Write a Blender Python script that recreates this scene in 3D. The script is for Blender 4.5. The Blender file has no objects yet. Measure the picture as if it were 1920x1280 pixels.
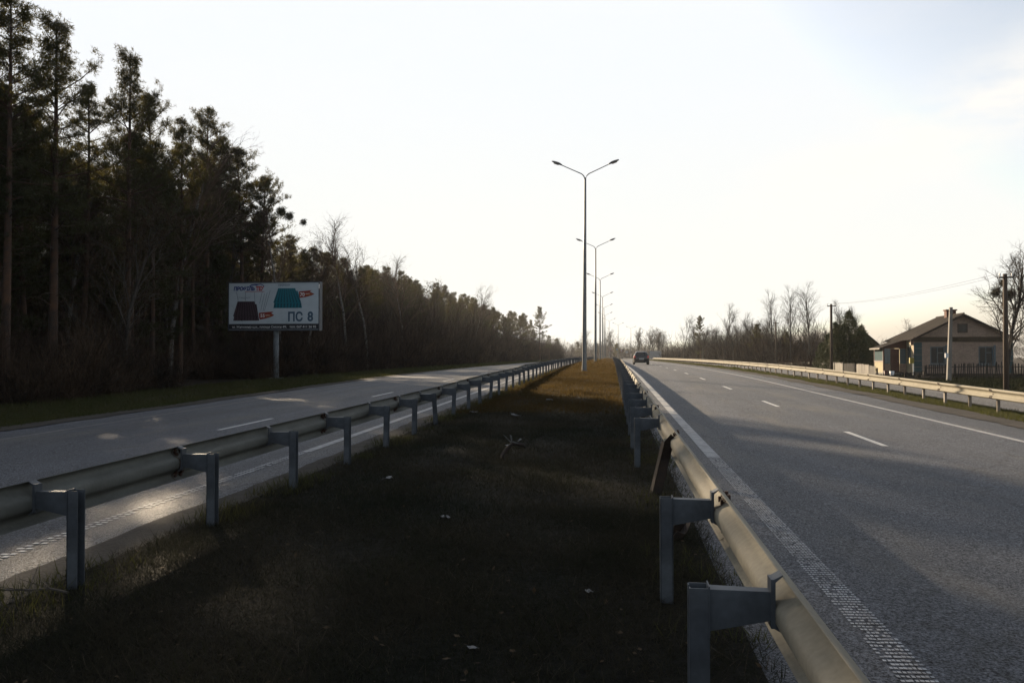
import bpy, math, random
import numpy as np
from mathutils import Vector, Matrix, Euler

R = math.radians
random.seed(7)
rng = np.random.default_rng(7)
scene = bpy.context.scene
col = scene.collection

# ------------------------------------------------------------------ camera, sky, sun, exposure
YAW = R(6.84)
EYE = 1.7
cam = bpy.data.cameras.new('camera')
cam.sensor_width = 36.0
cam.lens = 36.0 * 1550 / 1920
cam.clip_start = 0.05
cam.clip_end = 4000
cam_o = bpy.data.objects.new('camera', cam)
cam_o.location = (0, 0, EYE)
cam_o.rotation_euler = (R(90 + 1.07), 0, YAW)
col.objects.link(cam_o)
scene.camera = cam_o

SUN_AZ = R(34.0)      # to the left of the road direction
SUN_EL = R(15.7)
S = Vector((-math.sin(SUN_AZ) * math.cos(SUN_EL), math.cos(SUN_AZ) * math.cos(SUN_EL), math.sin(SUN_EL)))

world = bpy.data.worlds.new('World')
scene.world = world
world.use_nodes = True
wn = world.node_tree
wn.nodes.clear()
def wnode(t, **k):
    n = wn.nodes.new(t)
    for a, b in k.items():
        setattr(n, a, b)
    return n
sky = wnode('ShaderNodeTexSky', sky_type='NISHITA', sun_disc=False, sun_elevation=SUN_EL,
            sun_rotation=-SUN_AZ, altitude=100, air_density=1.0, dust_density=3.0, ozone_density=1.0)
bg = wnode('ShaderNodeBackground')
bg.inputs['Strength'].default_value = 0.10
tc = wnode('ShaderNodeTexCoord')
mp = wnode('ShaderNodeMapping')
mp.inputs['Scale'].default_value = (4.0, 2.0, 11.0)
mp.inputs['Rotation'].default_value = (0.0, 0.0, 0.2)
mp.inputs['Location'].default_value = (0.35, 0.1, 0.25)
ns = wnode('ShaderNodeTexNoise')
ns.inputs['Scale'].default_value = 1.3
ns.inputs['Detail'].default_value = 8
ns.inputs['Roughness'].default_value = 0.62
rp = wnode('ShaderNodeValToRGB')
rp.color_ramp.elements[0].position = 0.40
rp.color_ramp.elements[1].position = 0.60
mx = wnode('ShaderNodeMix', data_type='RGBA')
# thin veil of high cloud: pale, brightest where the noise is dense
veil = wnode('ShaderNodeMix', data_type='RGBA')
veil.inputs[0].default_value = 0.5
bw = wnode('ShaderNodeRGBToBW')
tint = wnode('ShaderNodeVectorMath', operation='SCALE')
tint.inputs[0].default_value = (1.02, 1.0, 0.99)
mul = wnode('ShaderNodeMath', operation='MULTIPLY')
mul.inputs[1].default_value = 1.0
L = wn.links.new
L(tc.outputs['Generated'], mp.inputs['Vector'])
L(mp.outputs['Vector'], ns.inputs['Vector'])
L(ns.outputs['Fac'], rp.inputs['Fac'])
L(rp.outputs['Color'], mul.inputs[0])
# a long thin band of cloud crossing the sky, broken up by the noise
band = Vector((.379, .891, .252)).cross(Vector((.155, .975, .152))).normalized()
dt = wnode('ShaderNodeVectorMath', operation='DOT_PRODUCT'); dt.inputs[1].default_value = band
L(tc.outputs['Generated'], dt.inputs[0])
ab = wnode('ShaderNodeMath', operation='ABSOLUTE'); L(dt.outputs['Value'], ab.inputs[0])
bm_r = wnode('ShaderNodeMapRange', interpolation_type='SMOOTHSTEP'); bm_r.inputs['From Min'].default_value = 0.0; bm_r.inputs['From Max'].default_value = 0.075
bm_r.inputs['To Min'].default_value = 1.0; bm_r.inputs['To Max'].default_value = 0.12
L(ab.outputs[0], bm_r.inputs['Value'])
m2 = wnode('ShaderNodeMath', operation='MULTIPLY'); L(mul.outputs[0], m2.inputs[0]); L(bm_r.outputs[0], m2.inputs[1])
L(m2.outputs[0], mx.inputs[0])
L(sky.outputs['Color'], veil.inputs[6])
wn.links.new(sky.outputs['Color'], bw.inputs[0])
L(bw.outputs[0], tint.inputs['Scale'])
L(tint.outputs[0], veil.inputs[7])
mx.inputs[7].default_value = (3.95, 3.84, 3.66, 1)
# the thin bright overcast has an even ceiling: cream towards the horizon, blue-white above
sep = wnode('ShaderNodeSeparateXYZ'); L(tc.outputs['Generated'], sep.inputs[0])
hz_ = wnode('ShaderNodeMapRange'); hz_.inputs['From Min'].default_value = 0.02; hz_.inputs['From Max'].default_value = 0.34
L(sep.outputs['Z'], hz_.inputs['Value'])
ceil_ = wnode('ShaderNodeMix', data_type='RGBA')
L(hz_.outputs[0], ceil_.inputs[0])
ceil_.inputs[6].default_value = (3.86, 3.80, 3.46, 1)
ceil_.inputs[7].default_value = (3.62, 3.75, 3.92, 1)
lo = wnode('ShaderNodeVectorMath', operation='MINIMUM')
L(veil.outputs[2], lo.inputs[0]); L(ceil_.outputs[2], lo.inputs[1])
L(lo.outputs[0], mx.inputs[6]); L(mx.outputs[2], bg.inputs['Color'])
wo = wnode('ShaderNodeOutputWorld')
L(bg.outputs[0], wo.inputs['Surface'])

sun = bpy.data.lights.new('sun', 'SUN')
sun.energy = 5.0
sun.angle = R(0.6)
sun.color = (1.0, 0.80, 0.56)
sun_o = bpy.data.objects.new('sun', sun)
sun_o.rotation_euler = S.to_track_quat('Z', 'Y').to_euler()
sun_o.location = (0, 0, 60)
col.objects.link(sun_o)

scene.view_settings.view_transform = 'Standard'
scene.view_settings.look = 'None'
scene.view_settings.gamma = 1
scene.view_settings.exposure = 1.38
scene.view_settings.use_curve_mapping = False
scene.cycles.max_bounces = 5
scene.cycles.diffuse_bounces = 2
scene.cycles.glossy_bounces = 2
scene.cycles.transmission_bounces = 3
scene.cycles.transparent_max_bounces = 6
scene.cycles.volume_bounces = 0

# ------------------------------------------------------------------ helpers
def tag(o, label=None, cat=None, group=None, kind=None):
    if label: o['label'] = label
    if cat: o['category'] = cat
    if group: o['group'] = group
    if kind: o['kind'] = kind
    return o

def empty(name, loc=(0, 0, 0), rz=0.0):
    o = bpy.data.objects.new(name, None)
    o.location = loc
    o.rotation_euler = (0, 0, rz)
    o.empty_display_size = 0.2
    col.objects.link(o)
    return o

def link(name, me, parent=None, loc=None, rot=None):
    o = bpy.data.objects.new(name, me)
    col.objects.link(o)
    if parent: o.parent = parent
    if loc is not None: o.location = loc
    if rot is not None: o.rotation_euler = rot
    return o

def children(o, table={}):
    return [c for c in bpy.data.objects if c.parent == o]

def copy_tree(o, kids):
    """kids: {object: [children]} collected once for a prototype"""
    c = o.copy()
    col.objects.link(c)
    for ch in kids.get(o, ()):
        d = copy_tree(ch, kids)
        d.parent = c
    return c

def kid_table(root):
    t = {}
    def walk(o):
        t[o] = list(o.children)
        for c in o.children: walk(c)
    walk(root)
    return t

def np_mesh(name, V, F, mat, smooth=False):
    V = np.ascontiguousarray(V, dtype=np.float32)
    F = np.ascontiguousarray(F, dtype=np.int32)
    me = bpy.data.meshes.new(name)
    k = F.shape[1]
    me.vertices.add(len(V)); me.vertices.foreach_set('co', V.ravel())
    me.loops.add(F.size); me.loops.foreach_set('vertex_index', F.ravel())
    me.polygons.add(len(F))
    me.polygons.foreach_set('loop_start', np.arange(0, F.size, k, dtype=np.int32))
    me.polygons.foreach_set('loop_total', np.full(len(F), k, dtype=np.int32))
    if smooth: me.polygons.foreach_set('use_smooth', np.ones(len(F), dtype=bool))
    me.update(calc_edges=True)
    if mat: me.materials.append(mat)
    return me

class MB:
    def __init__(s): s.v = []; s.f = []
    def add(s, vs, fs):
        b = len(s.v)
        s.v += [tuple(p) for p in vs]
        s.f += [tuple(b + i for i in f) for f in fs]
        return s
    def box(s, x0, x1, y0, y1, z0, z1):
        return s.add([(x0,y0,z0),(x1,y0,z0),(x1,y1,z0),(x0,y1,z0),(x0,y0,z1),(x1,y0,z1),(x1,y1,z1),(x0,y1,z1)],
              [(0,3,2,1),(4,5,6,7),(0,1,5,4),(1,2,6,5),(2,3,7,6),(3,0,4,7)])
    def hexa(s, p):   # 8 corners: bottom 4, top 4
        return s.add(p, [(0,3,2,1),(4,5,6,7),(0,1,5,4),(1,2,6,5),(2,3,7,6),(3,0,4,7)])
    def tube(s, pts, rad, n=6, cap=True):
        pts = [Vector(p) for p in pts]
        b = len(s.v); m = len(pts)
        up = Vector((0, 0, 1))
        for i, p in enumerate(pts):
            d = (pts[min(i+1, m-1)] - pts[max(i-1, 0)])
            if d.length < 1e-9: d = Vector((0,0,1))
            d.normalize()
            a = d.cross(up if abs(d.z) < 0.95 else Vector((1,0,0))).normalized()
            c = d.cross(a)
            r = rad[i] if hasattr(rad, '__len__') else rad
            for k in range(n):
                t = 2*math.pi*k/n
                s.v.append(tuple(p + a*(math.cos(t)*r) + c*(math.sin(t)*r)))
        for i in range(m-1):
            for k in range(n):
                k2 = (k+1) % n
                s.f.append((b+i*n+k, b+i*n+k2, b+(i+1)*n+k2, b+(i+1)*n+k))
        if cap:
            s.f.append(tuple(b+k for k in range(n)))
            s.f.append(tuple(b+(m-1)*n+k for k in range(n-1, -1, -1)))
        return s
    def prism(s, poly, a, b, axis='y'):
        """polygon in two axes, extruded along the third"""
        n = len(poly)
        if axis == 'y': P = [(x, a, z) for x, z in poly] + [(x, b, z) for x, z in poly]
        elif axis == 'x': P = [(a, x, z) for x, z in poly] + [(b, x, z) for x, z in poly]
        else: P = [(x, y, a) for x, y in poly] + [(x, y, b) for x, y in poly]
        F = [tuple(range(n)), tuple(range(2*n-1, n-1, -1))] + [(i, (i+1) % n, n+(i+1) % n, n+i) for i in range(n)]
        return s.add(P, F)
    def mesh(s, name, mat, smooth=False):
        me = bpy.data.meshes.new(name)
        me.from_pydata(s.v, [], s.f)
        if smooth: me.polygons.foreach_set('use_smooth', [True]*len(me.polygons))
        me.update()
        if mat: me.materials.append(mat)
        return me
    def build(s, name, mat, parent=None, smooth=False, loc=None, rot=None):
        import bmesh
        me = s.mesh(name, mat, smooth)
        bm = bmesh.new(); bm.from_mesh(me)
        bmesh.ops.recalc_face_normals(bm, faces=bm.faces)
        bm.to_mesh(me); bm.free()
        return link(name, me, parent, loc, rot)

# ------------------------------------------------------------------ materials
TONE = 0.5   # overall level of the measured base colours
def material(name, base, rough=0.7, var=None, scale=3.0, detail=4, mixpos=(0.35, 0.65), bump=0.0, bscale=40.0,
             metal=0.0, spec=None, objrand=0.0, fine=0.0, fscale=150.0, stretch=None):
    m = bpy.data.materials.new(name)
    m.use_nodes = True
    base = tuple(c*TONE for c in base)
    if var is not None: var = tuple(c*TONE for c in var)
    nt = m.node_tree
    b = nt.nodes['Principled BSDF']
    b.inputs['Roughness'].default_value = rough
    b.inputs['Metallic'].default_value = metal
    if spec is not None: b.inputs['Specular IOR Level'].default_value = spec
    t = nt.nodes.new('ShaderNodeTexCoord')
    vec = t.outputs['Object']
    if stretch:
        mpn = nt.nodes.new('ShaderNodeMapping'); mpn.inputs['Scale'].default_value = stretch
        nt.links.new(vec, mpn.inputs['Vector']); vec = mpn.outputs['Vector']
    c = None
    if var is not None:
        n = nt.nodes.new('ShaderNodeTexNoise')
        n.inputs['Scale'].default_value = scale; n.inputs['Detail'].default_value = detail
        n.inputs['Roughness'].default_value = 0.6
        nt.links.new(vec, n.inputs['Vector'])
        r = nt.nodes.new('ShaderNodeValToRGB')
        r.color_ramp.elements[0].position = mixpos[0]; r.color_ramp.elements[1].position = mixpos[1]
        r.color_ramp.elements[0].color = (*base, 1); r.color_ramp.elements[1].color = (*var, 1)
        nt.links.new(n.outputs['Fac'], r.inputs['Fac'])
        c = r.outputs['Color']
    else:
        b.inputs['Base Color'].default_value = (*base, 1)
    def scale_by(c, lo, hi, src):
        mr = nt.nodes.new('ShaderNodeMapRange')
        mr.inputs['To Min'].default_value = lo; mr.inputs['To Max'].default_value = hi
        nt.links.new(src, mr.inputs['Value'])
        v = nt.nodes.new('ShaderNodeVectorMath'); v.operation = 'SCALE'
        if c is None: v.inputs[0].default_value = base
        else: nt.links.new(c, v.inputs[0])
        nt.links.new(mr.outputs[0], v.inputs['Scale'])
        return v.outputs[0]
    if fine > 0:
        n2 = nt.nodes.new('ShaderNodeTexNoise'); n2.inputs['Scale'].default_value = fscale; n2.inputs['Detail'].default_value = 2
        nt.links.new(t.outputs['Object'], n2.inputs['Vector'])
        c = scale_by(c, 1-fine*1.6, 1+fine*1.6, n2.outputs['Fac'])
    if objrand > 0:
        oi = nt.nodes.new('ShaderNodeObjectInfo')
        c = scale_by(c, 1-objrand, 1+objrand, oi.outputs['Random'])
    if c is not None: nt.links.new(c, b.inputs['Base Color'])
    if bump > 0:
        n3 = nt.nodes.new('ShaderNodeTexNoise'); n3.inputs['Scale'].default_value = bscale; n3.inputs['Detail'].default_value = 3
        nt.links.new(vec, n3.inputs['Vector'])
        bp = nt.nodes.new('ShaderNodeBump'); bp.inputs['Strength'].default_value = bump; bp.inputs['Distance'].default_value = 0.02
        nt.links.new(n3.outputs['Fac'], bp.inputs['Height'])
        nt.links.new(bp.outputs[0], b.inputs['Normal'])
    return m

def asphalt(name, lo, hi, dust, edge):
    """grey asphalt: chip grain, long wheel tracks, patchy dust"""
    m = bpy.data.materials.new(name); m.use_nodes = True
    nt = m.node_tree; b = nt.nodes['Principled BSDF']
    t = nt.nodes.new('ShaderNodeTexCoord')
    def noise(sc, det, st=None, rough=0.6):
        n = nt.nodes.new('ShaderNodeTexNoise'); n.inputs['Scale'].default_value = sc; n.inputs['Detail'].default_value = det
        n.inputs['Roughness'].default_value = rough
        if st:
            q = nt.nodes.new('ShaderNodeMapping'); q.inputs['Scale'].default_value = st
            nt.links.new(t.outputs['Object'], q.inputs['Vector']); nt.links.new(q.outputs[0], n.inputs['Vector'])
        else: nt.links.new(t.outputs['Object'], n.inputs['Vector'])
        return n.outputs['Fac']
    def ramp(f, p0, c0, p1, c1):
        r = nt.nodes.new('ShaderNodeValToRGB')
        r.color_ramp.elements[0].position = p0; r.color_ramp.elements[1].position = p1
        r.color_ramp.elements[0].color = (*c0, 1); r.color_ramp.elements[1].color = (*c1, 1)
        nt.links.new(f, r.inputs['Fac']); return r.outputs['Color']
    def mix(f, a, c, mode='MIX'):
        x = nt.nodes.new('ShaderNodeMix'); x.data_type = 'RGBA'; x.blend_type = mode
        if isinstance(f, float): x.inputs[0].default_value = f
        else: nt.links.new(f, x.inputs[0])
        nt.links.new(a, x.inputs[6]); nt.links.new(c, x.inputs[7]); return x.outputs[2]
    base = ramp(noise(0.35, 5), 0.32, lo, 0.68, hi)
    tracks = ramp(noise(1.0, 4, (1.1, 0.03, 1)), 0.35, (0.70,)*3, 0.68, (1.25,)*3)
    c = mix(1.0, base, tracks, 'MULTIPLY')
    chips = ramp(noise(48, 3, None, 0.9), 0.42, (0.30,)*3, 0.62, (2.2,)*3)
    c = mix(1.0, c, chips, 'MULTIPLY')
    chips2 = ramp(noise(14, 4, None, 0.75), 0.35, (0.74,)*3, 0.65, (1.28,)*3)
    c = mix(1.0, c, chips2, 'MULTIPLY')
    dn = ramp(noise(0.9, 6, (1, 0.25, 1)), 0.52, (0, 0, 0), 0.72, (0.6,)*3)
    rgb = nt.nodes.new('ShaderNodeRGB'); rgb.outputs[0].default_value = (*dust, 1)
    c = mix(dn, c, rgb.outputs[0])
    # long thin cracks
    v = nt.nodes.new('ShaderNodeTexVoronoi'); v.feature = 'DISTANCE_TO_EDGE'; v.inputs['Scale'].default_value = 0.22
    wv = nt.nodes.new('ShaderNodeMapping'); wv.inputs['Scale'].default_value = (1, 0.5, 1)
    nz = nt.nodes.new('ShaderNodeTexNoise'); nz.inputs['Scale'].default_value = 1.4; nz.inputs['Detail'].default_value = 5
    ad = nt.nodes.new('ShaderNodeVectorMath'); ad.operation = 'ADD'
    nt.links.new(t.outputs['Object'], nz.inputs['Vector'])
    nt.links.new(t.outputs['Object'], ad.inputs[0]); nt.links.new(nz.outputs['Color'], ad.inputs[1])
    nt.links.new(ad.outputs[0], wv.inputs['Vector']); nt.links.new(wv.outputs[0], v.inputs['Vector'])
    ck = ramp(v.outputs['Distance'], 0.002, (0.55,)*3, 0.006, (1.0,)*3)
    c = mix(1.0, c, ck, 'MULTIPLY')
    nt.links.new(c, b.inputs['Base Color'])
    sp_ = nt.nodes.new('ShaderNodeVectorMath'); sp_.operation = 'SCALE'; sp_.inputs['Scale'].default_value = 0.38
    nt.links.new(mix(1.0, chips, chips2, 'MULTIPLY'), sp_.inputs[0])
    nt.links.new(sp_.outputs[0], b.inputs['Specular IOR Level'])
    b.inputs['Roughness'].default_value = 0.7
    bp = nt.nodes.new('ShaderNodeBump'); bp.inputs['Strength'].default_value = 0.9; bp.inputs['Distance'].default_value = 0.012
    nt.links.new(noise(75, 3), bp.inputs['Height']); nt.links.new(bp.outputs[0], b.inputs['Normal'])
    return m

M = {}
M['asphalt'] = asphalt('asphalt_grey', (0.028, 0.032, 0.042), (0.042, 0.045, 0.055), (0.085, 0.075, 0.062), 0)
M['asphalt_side'] = asphalt('asphalt_old', (0.065, 0.062, 0.06), (0.09, 0.085, 0.08), (0.11, 0.095, 0.08), 0)
M['paint'] = material('road_paint', (0.80, 0.80, 0.78), 0.6, var=(0.42, 0.42, 0.41), scale=14, mixpos=(0.45, 0.75), fine=0.2, fscale=60)
M['paint_worn'] = material('road_paint_worn', (0.58, 0.58, 0.58), 0.7, var=(0.30, 0.30, 0.305), scale=6, mixpos=(0.4, 0.7), fine=0.3, fscale=50)
M['paint_dots'] = material('road_paint_dots', (0.78, 0.80, 0.83), 0.7, var=(0.36, 0.36, 0.37), scale=7, mixpos=(.42, .66))
M['soil'] = material('soil_turf', (0.030, 0.024, 0.016), 0.95, spec=.1, var=(0.06, 0.042, 0.028), scale=0.7, detail=8, bump=0.6, bscale=14, fine=0.4, fscale=22)
M['median'] = material('median_turf', (0.014, 0.015, 0.012), 0.95, spec=.05, var=(0.034, 0.029, 0.022), scale=0.5, detail=8, bump=0.8, bscale=16, fine=0.55, fscale=9)
M['verge'] = material('verge_gravel', (0.115, 0.10, 0.085), 0.9, spec=.1, var=(0.07, 0.062, 0.052), scale=2.0, detail=7, bump=0.5, bscale=30, fine=0.35, fscale=40)
M['grass'] = material('grass_blades', (0.024, 0.031, 0.018), 0.9, var=(0.078, 0.064, 0.042), scale=0.55, detail=6, mixpos=(0.36, 0.60), spec=0.04, fine=.5, fscale=22)  # near blades: greyer, the look of shaded turf put into the colour
M['grass_far'] = material('grass_sunlit', (0.024, 0.029, 0.010), 0.9, var=(0.072, 0.047, 0.021), scale=0.55, detail=6, mixpos=(0.36, 0.60), spec=0.04, fine=.4, fscale=10)  # far blades: warm brown of sunlit turf put into the colour
M['grass_green'] = material('grass_green', (0.048, 0.060, 0.014), 0.8, var=(0.10, 0.080, 0.03), scale=0.8, detail=5, mixpos=(0.42, 0.68), spec=0.2)
M['grass_dry'] = material('grass_dry', (0.12, 0.095, 0.055), 0.8, var=(0.07, 0.05, 0.03), scale=2.0, spec=0.2)
M['garden'] = material('garden_grass', (0.030, 0.046, 0.014), 0.9, var=(0.055, 0.050, 0.022), scale=.8, spec=.05)
M['leaf_litter'] = material('dead_leaves', (0.08, 0.05, 0.025), 0.9, spec=.1, var=(0.14, 0.10, 0.06), scale=6)
M['steel'] = material('galvanised_steel', (0.50, 0.49, 0.45), 0.42, var=(0.34, 0.33, 0.30), scale=5.0, detail=6, metal=0.2, fine=0.12, fscale=30, bump=0.05, bscale=8, stretch=(1, 0.25, 1))
M['steel_rail'] = material('sunlit_rail_steel', (0.46, 0.42, 0.325), 0.8, spec=.2, var=(0.33, 0.295, 0.225), scale=3.0, detail=7, metal=0.0, fine=0.14, fscale=30, stretch=(1, 0.3, 1))  # galvanised rail with the tan of warm sun put into its colour
M['steel_left'] = material('shaded_rail_steel', (0.25, 0.255, 0.23), 0.75, spec=.25, var=(0.13, 0.13, 0.115), scale=3.0, detail=7, metal=0.1, fine=0.14, fscale=30, stretch=(1, 0.3, 1))  # darker copy of the rail steel, shade of the left rail in its colour
M['post_steel'] = material('post_steel', (0.145, 0.165, 0.19), 0.6, spec=.3, var=(0.085, 0.095, 0.11), scale=6.0, detail=5, metal=0.1, fine=0.1, fscale=40)
M['rust'] = material('rusty_bolts', (0.045, 0.018, 0.010), 0.9, var=(0.09, 0.035, 0.016), scale=30)
M['rusty_post'] = material('rusty_steel', (0.030, 0.022, 0.018), 0.85, var=(0.07, 0.04, 0.025), scale=8)
M['lamp_steel'] = material('lamp_steel', (0.33, 0.34, 0.34), 0.5, var=(0.24, 0.25, 0.25), scale=2.0, metal=0.4)
M['lamp_head'] = material('lamp_head_grey', (0.18, 0.19, 0.20), 0.45, var=(0.12, 0.12, 0.13), scale=6)
M['lamp_glass'] = material('lamp_glass', (0.45, 0.43, 0.38), 0.15)
M['pine_bark'] = material('pine_bark', (0.055, 0.038, 0.028), 0.95, var=(0.15, 0.072, 0.036), scale=2.2, detail=5, bump=0.6, bscale=10, objrand=0.2)
M['needle'] = material('pine_needles', (0.020, 0.032, 0.014), 0.7, var=(0.050, 0.058, 0.022), scale=0.9, detail=3, spec=0.25, objrand=0.25)
M['birch_bark'] = material('birch_bark', (0.26, 0.24, 0.215), 0.85, var=(0.05, 0.045, 0.04), scale=3.0, detail=5, mixpos=(0.5, 0.62), stretch=(1, 1, 2.5))
M['bark'] = material('grey_bark', (0.10, 0.085, 0.07), 0.95, var=(0.055, 0.045, 0.036), scale=4, detail=5, objrand=0.25)
M['twig'] = material('brown_twigs', (0.10, 0.066, 0.048), 0.9, var=(0.17, 0.105, 0.066), scale=0.8, objrand=0.3)
M['twig_far'] = material('greybrown_twigs', (0.10, 0.078, 0.066), 0.9, var=(0.15, 0.11, 0.085), scale=0.3, objrand=0.3)
M['brush'] = material('undergrowth_twigs', (0.030, 0.023, 0.018), 0.9, spec=.1, var=(0.15, 0.095, 0.058), scale=0.5, detail=5, mixpos=(.42, .66))
M['juniper'] = material('garden_evergreen', (0.060, 0.085, 0.025), 0.7, var=(0.15, 0.15, 0.045), scale=1.2, spec=0.2)
M['post_sunlit'] = material('sunlit_post_steel', (0.42, 0.34, 0.26), 0.7, var=(0.28, 0.22, 0.17), scale=6)  # warm copy of the post steel, sunlit tan put into the colour
def translucent(m, col_, fac):
    nt = m.node_tree; b = nt.nodes['Principled BSDF']; out = nt.nodes['Material Output']
    t = nt.nodes.new('ShaderNodeBsdfTranslucent'); t.inputs['Color'].default_value = (*col_, 1)
    x = nt.nodes.new('ShaderNodeMixShader'); x.inputs[0].default_value = fac
    nt.links.new(b.outputs[0], x.inputs[1]); nt.links.new(t.outputs[0], x.inputs[2]); nt.links.new(x.outputs[0], out.inputs['Surface'])
translucent(M['needle'], (0.10, 0.085, 0.02), .35)
translucent(M['grass'], (0.035, 0.036, 0.026), .3)
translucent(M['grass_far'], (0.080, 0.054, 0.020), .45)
translucent(M['grass_green'], (0.075, 0.078, 0.025), .35)
M['mistletoe'] = material('mistletoe_green', (0.06, 0.07, 0.02), 0.7, var=(0.09, 0.08, 0.03), scale=2)

# ------------------------------------------------------------------ land form
_Y = np.arange(-60, 1600, 1.0)
_G = np.interp(_Y, [-60, 0, 18, 30, 48, 65, 85, 120, 230, 400, 1600], [-0.8, 0.0, 0.24, 0.42, 0.68, 0.80, 0.87, 0.93, 0.98, 1.0, 1.0])
_k = np.exp(-0.5*(np.arange(-18, 19)/6.0)**2); _k /= _k.sum()
_G = np.convolve(np.pad(_G, 18, mode='edge'), _k, mode='valid')
_G -= np.interp(0.0, _Y, _G)
def gz(y): return np.interp(y, _Y, _G)
def curve(y):
    y = np.asarray(y, dtype=float)
    t = np.clip(y-222, 0, 200)
    return 0.0009*t*t + np.maximum(y-422, 0)*0.36
def shape(x, y):
    """height at local x (distance from the road axis) and y"""
    x = np.asarray(x, dtype=float); y = np.asarray(y, dtype=float)
    e = np.exp(-np.maximum(y, 0)/80.0)
    g = gz(y)
    xs = np.array([-400, -22, -16, -13.9, -3.9, -3.0, 0.2, 0.75, 9.8, 11.4, 12.6, 13.5, 18.0, 20, 400.])
    lo = np.array([-.45, -.45, -.34, -.20, 0.0, 0.03, 0.03, 0.0, -.18, -.20, -.34, -.36, -.42, -.60, -.60])
    o = np.interp(x, xs, lo)
    w = np.clip((x-9.8)/1.6, 0, 1) * (1 - 0.6*np.clip((x-14)/6, 0, 1))
    o = o - 0.24*e*w
    mound = np.interp(y, [-60, 20, 45, 80, 120, 2000], [0.0, 0.02, 0.12, 0.26, 0.22, 0.2])
    o = o + mound*np.clip(1-((x+1.7)/2.1)**2, 0, 1)
    return g + o
def P(x, y, dz=0.0):
    """world point on the land at local x"""
    return Vector((float(x + curve(y)), float(y), float(shape(x, y)) + dz))
def view(u, Z):
    """plan position of something seen in direction u at depth Z"""
    xc = (u-960)/1550*Z
    return (xc*math.cos(YAW)-Z*math.sin(YAW), xc*math.sin(YAW)+Z*math.cos(YAW))
def view_h(v, Z): return EYE + (669-v)/1550*Z

def sheet(name, xs, ys, dz, mat, zfun=None, parent=None):
    xs = np.asarray(xs, float); ys = np.asarray(ys, float)
    X, Y = np.meshgrid(xs, ys)
    Z = (zfun(X, Y) if zfun else shape(X, Y)) + dz
    V = np.stack([X + curve(Y), Y, Z], -1).reshape(-1, 3)
    nx = len(xs); i, j = np.meshgrid(np.arange(nx-1), np.arange(len(ys)-1))
    a = (j*nx+i).ravel()
    F = np.stack([a, a+1, a+nx+1, a+nx], -1)
    return link(name, np_mesh(name, V, F, mat, True), parent)

ys_near = np.concatenate([np.arange(-20, 60, 1.0), np.arange(60, 200, 4.0), np.arange(200, 480, 5.0), np.arange(480, 1500, 60.0)])
def ground_z(X, Y):
    z = shape(X, Y)
    dip = ((X > 0.8) & (X < 9.7)) | ((X > -13.8) & (X < -3.95)) | ((X > 13.6) & (X < 17.9)) | ((X > -3.7) & (X < 0.5))
    n = 0.05*np.sin(X*0.9+Y*0.35)*np.sin(Y*0.23+X*0.3)*((X < -17) | (X > 19))
    return z + n - 0.08*dip
gx = np.array([-700, -300, -120, -60, -40, -30, -26, -22, -20, -18, -16, -15, -14.3, -13.78, -13.7, -9, -4.0, -3.9, -3.66, -1.7, 0.45, 0.76, 0.86, 5, 9.65, 9.76, 10.4, 11, 11.4, 12, 12.6, 13.2, 13.55, 13.7, 15.5, 17.8, 17.95, 19, 20, 22, 25, 30, 40, 60, 120, 300, 700])
ground = sheet('ground', gx, ys_near, 0.0, M['soil'], ground_z); tag(ground, 'dark turf and soil beyond the road edges', kind='structure')

ys_r = np.concatenate([np.arange(-20, 80, 1.0), np.arange(80, 480, 4.0)])
med = sheet('median_ground', [-3.95, -3.85, -3.7, -3.3, -2.8, -2.2, -1.7, -1.2, -0.6, -0.2, 0.2, 0.5, 0.66, 0.78], ys_r, 0.012, M['median']); tag(med, 'dark turf of the median between the two guardrails', kind='structure')
rr = sheet('road', [0.62, 1.6, 3.2, 4.8, 6.4, 8.0, 9.0, 9.75], ys_r, 0.0, M['asphalt']); tag(rr, 'right carriageway with the car on it', kind='structure')
rl = sheet('road', [-13.85, -12.2, -10, -8.3, -6.6, -5, -3.75], ys_r, 0.0, M['asphalt']); tag(rl, 'left carriageway along the pine wood', kind='structure')
sr = sheet('side_road', [13.6, 15.5, 17.85], ys_r, 0.0, M['asphalt_side']); tag(sr, 'narrow side road behind the right guardrail', kind='structure')

# ragged gravel margins lying over the asphalt edges
def ragged(name, xa, xb, amp, y0, y1, mat, dz, label, side):
    ys = np.arange(y0, y1, 0.25)
    r = np.convolve(rng.normal(0, 1, len(ys)+8), np.ones(5)/5, 'same')[4:-4]*amp + np.convolve(rng.normal(0, 1, len(ys)+40), np.ones(21)/21, 'same')[20:-20]*amp*2.5
    a = np.full(len(ys), xa); b = np.full(len(ys), xb)
    if side > 0: b = b + r
    else: a = a + r
    V = []
    for t in (0.0, 0.5, 1.0):
        x = a*(1-t)+b*t
        V.append(np.stack([x+curve(ys), ys, shape(x, ys)+dz], -1))
    V = np.concatenate(V); n = len(ys)
    k = np.arange(n-1)
    F = np.concatenate([np.stack([k+o*n, k+(o+1)*n, k+(o+1)*n+1, k+o*n+1], -1) for o in (0, 1)])
    o = link(name, np_mesh(name, V, F, mat, True)); tag(o, label, kind='structure'); return o
ragged('gravel_margin', 9.1, 10.5, 0.10, -18, 300, M['verge'], 0.016, 'sandy margin beside the right carriageway', -1)
ragged('gravel_margin', -14.6, -13.45, 0.10, -18, 300, M['verge'], 0.016, 'dusty margin between left carriageway and grass verge', 1)
ragged('gravel_margin', -4.35, -3.7, 0.07, -18, 200, M['verge'], 0.008, 'dusty asphalt margin along the left edge of the median', -1)

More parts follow.
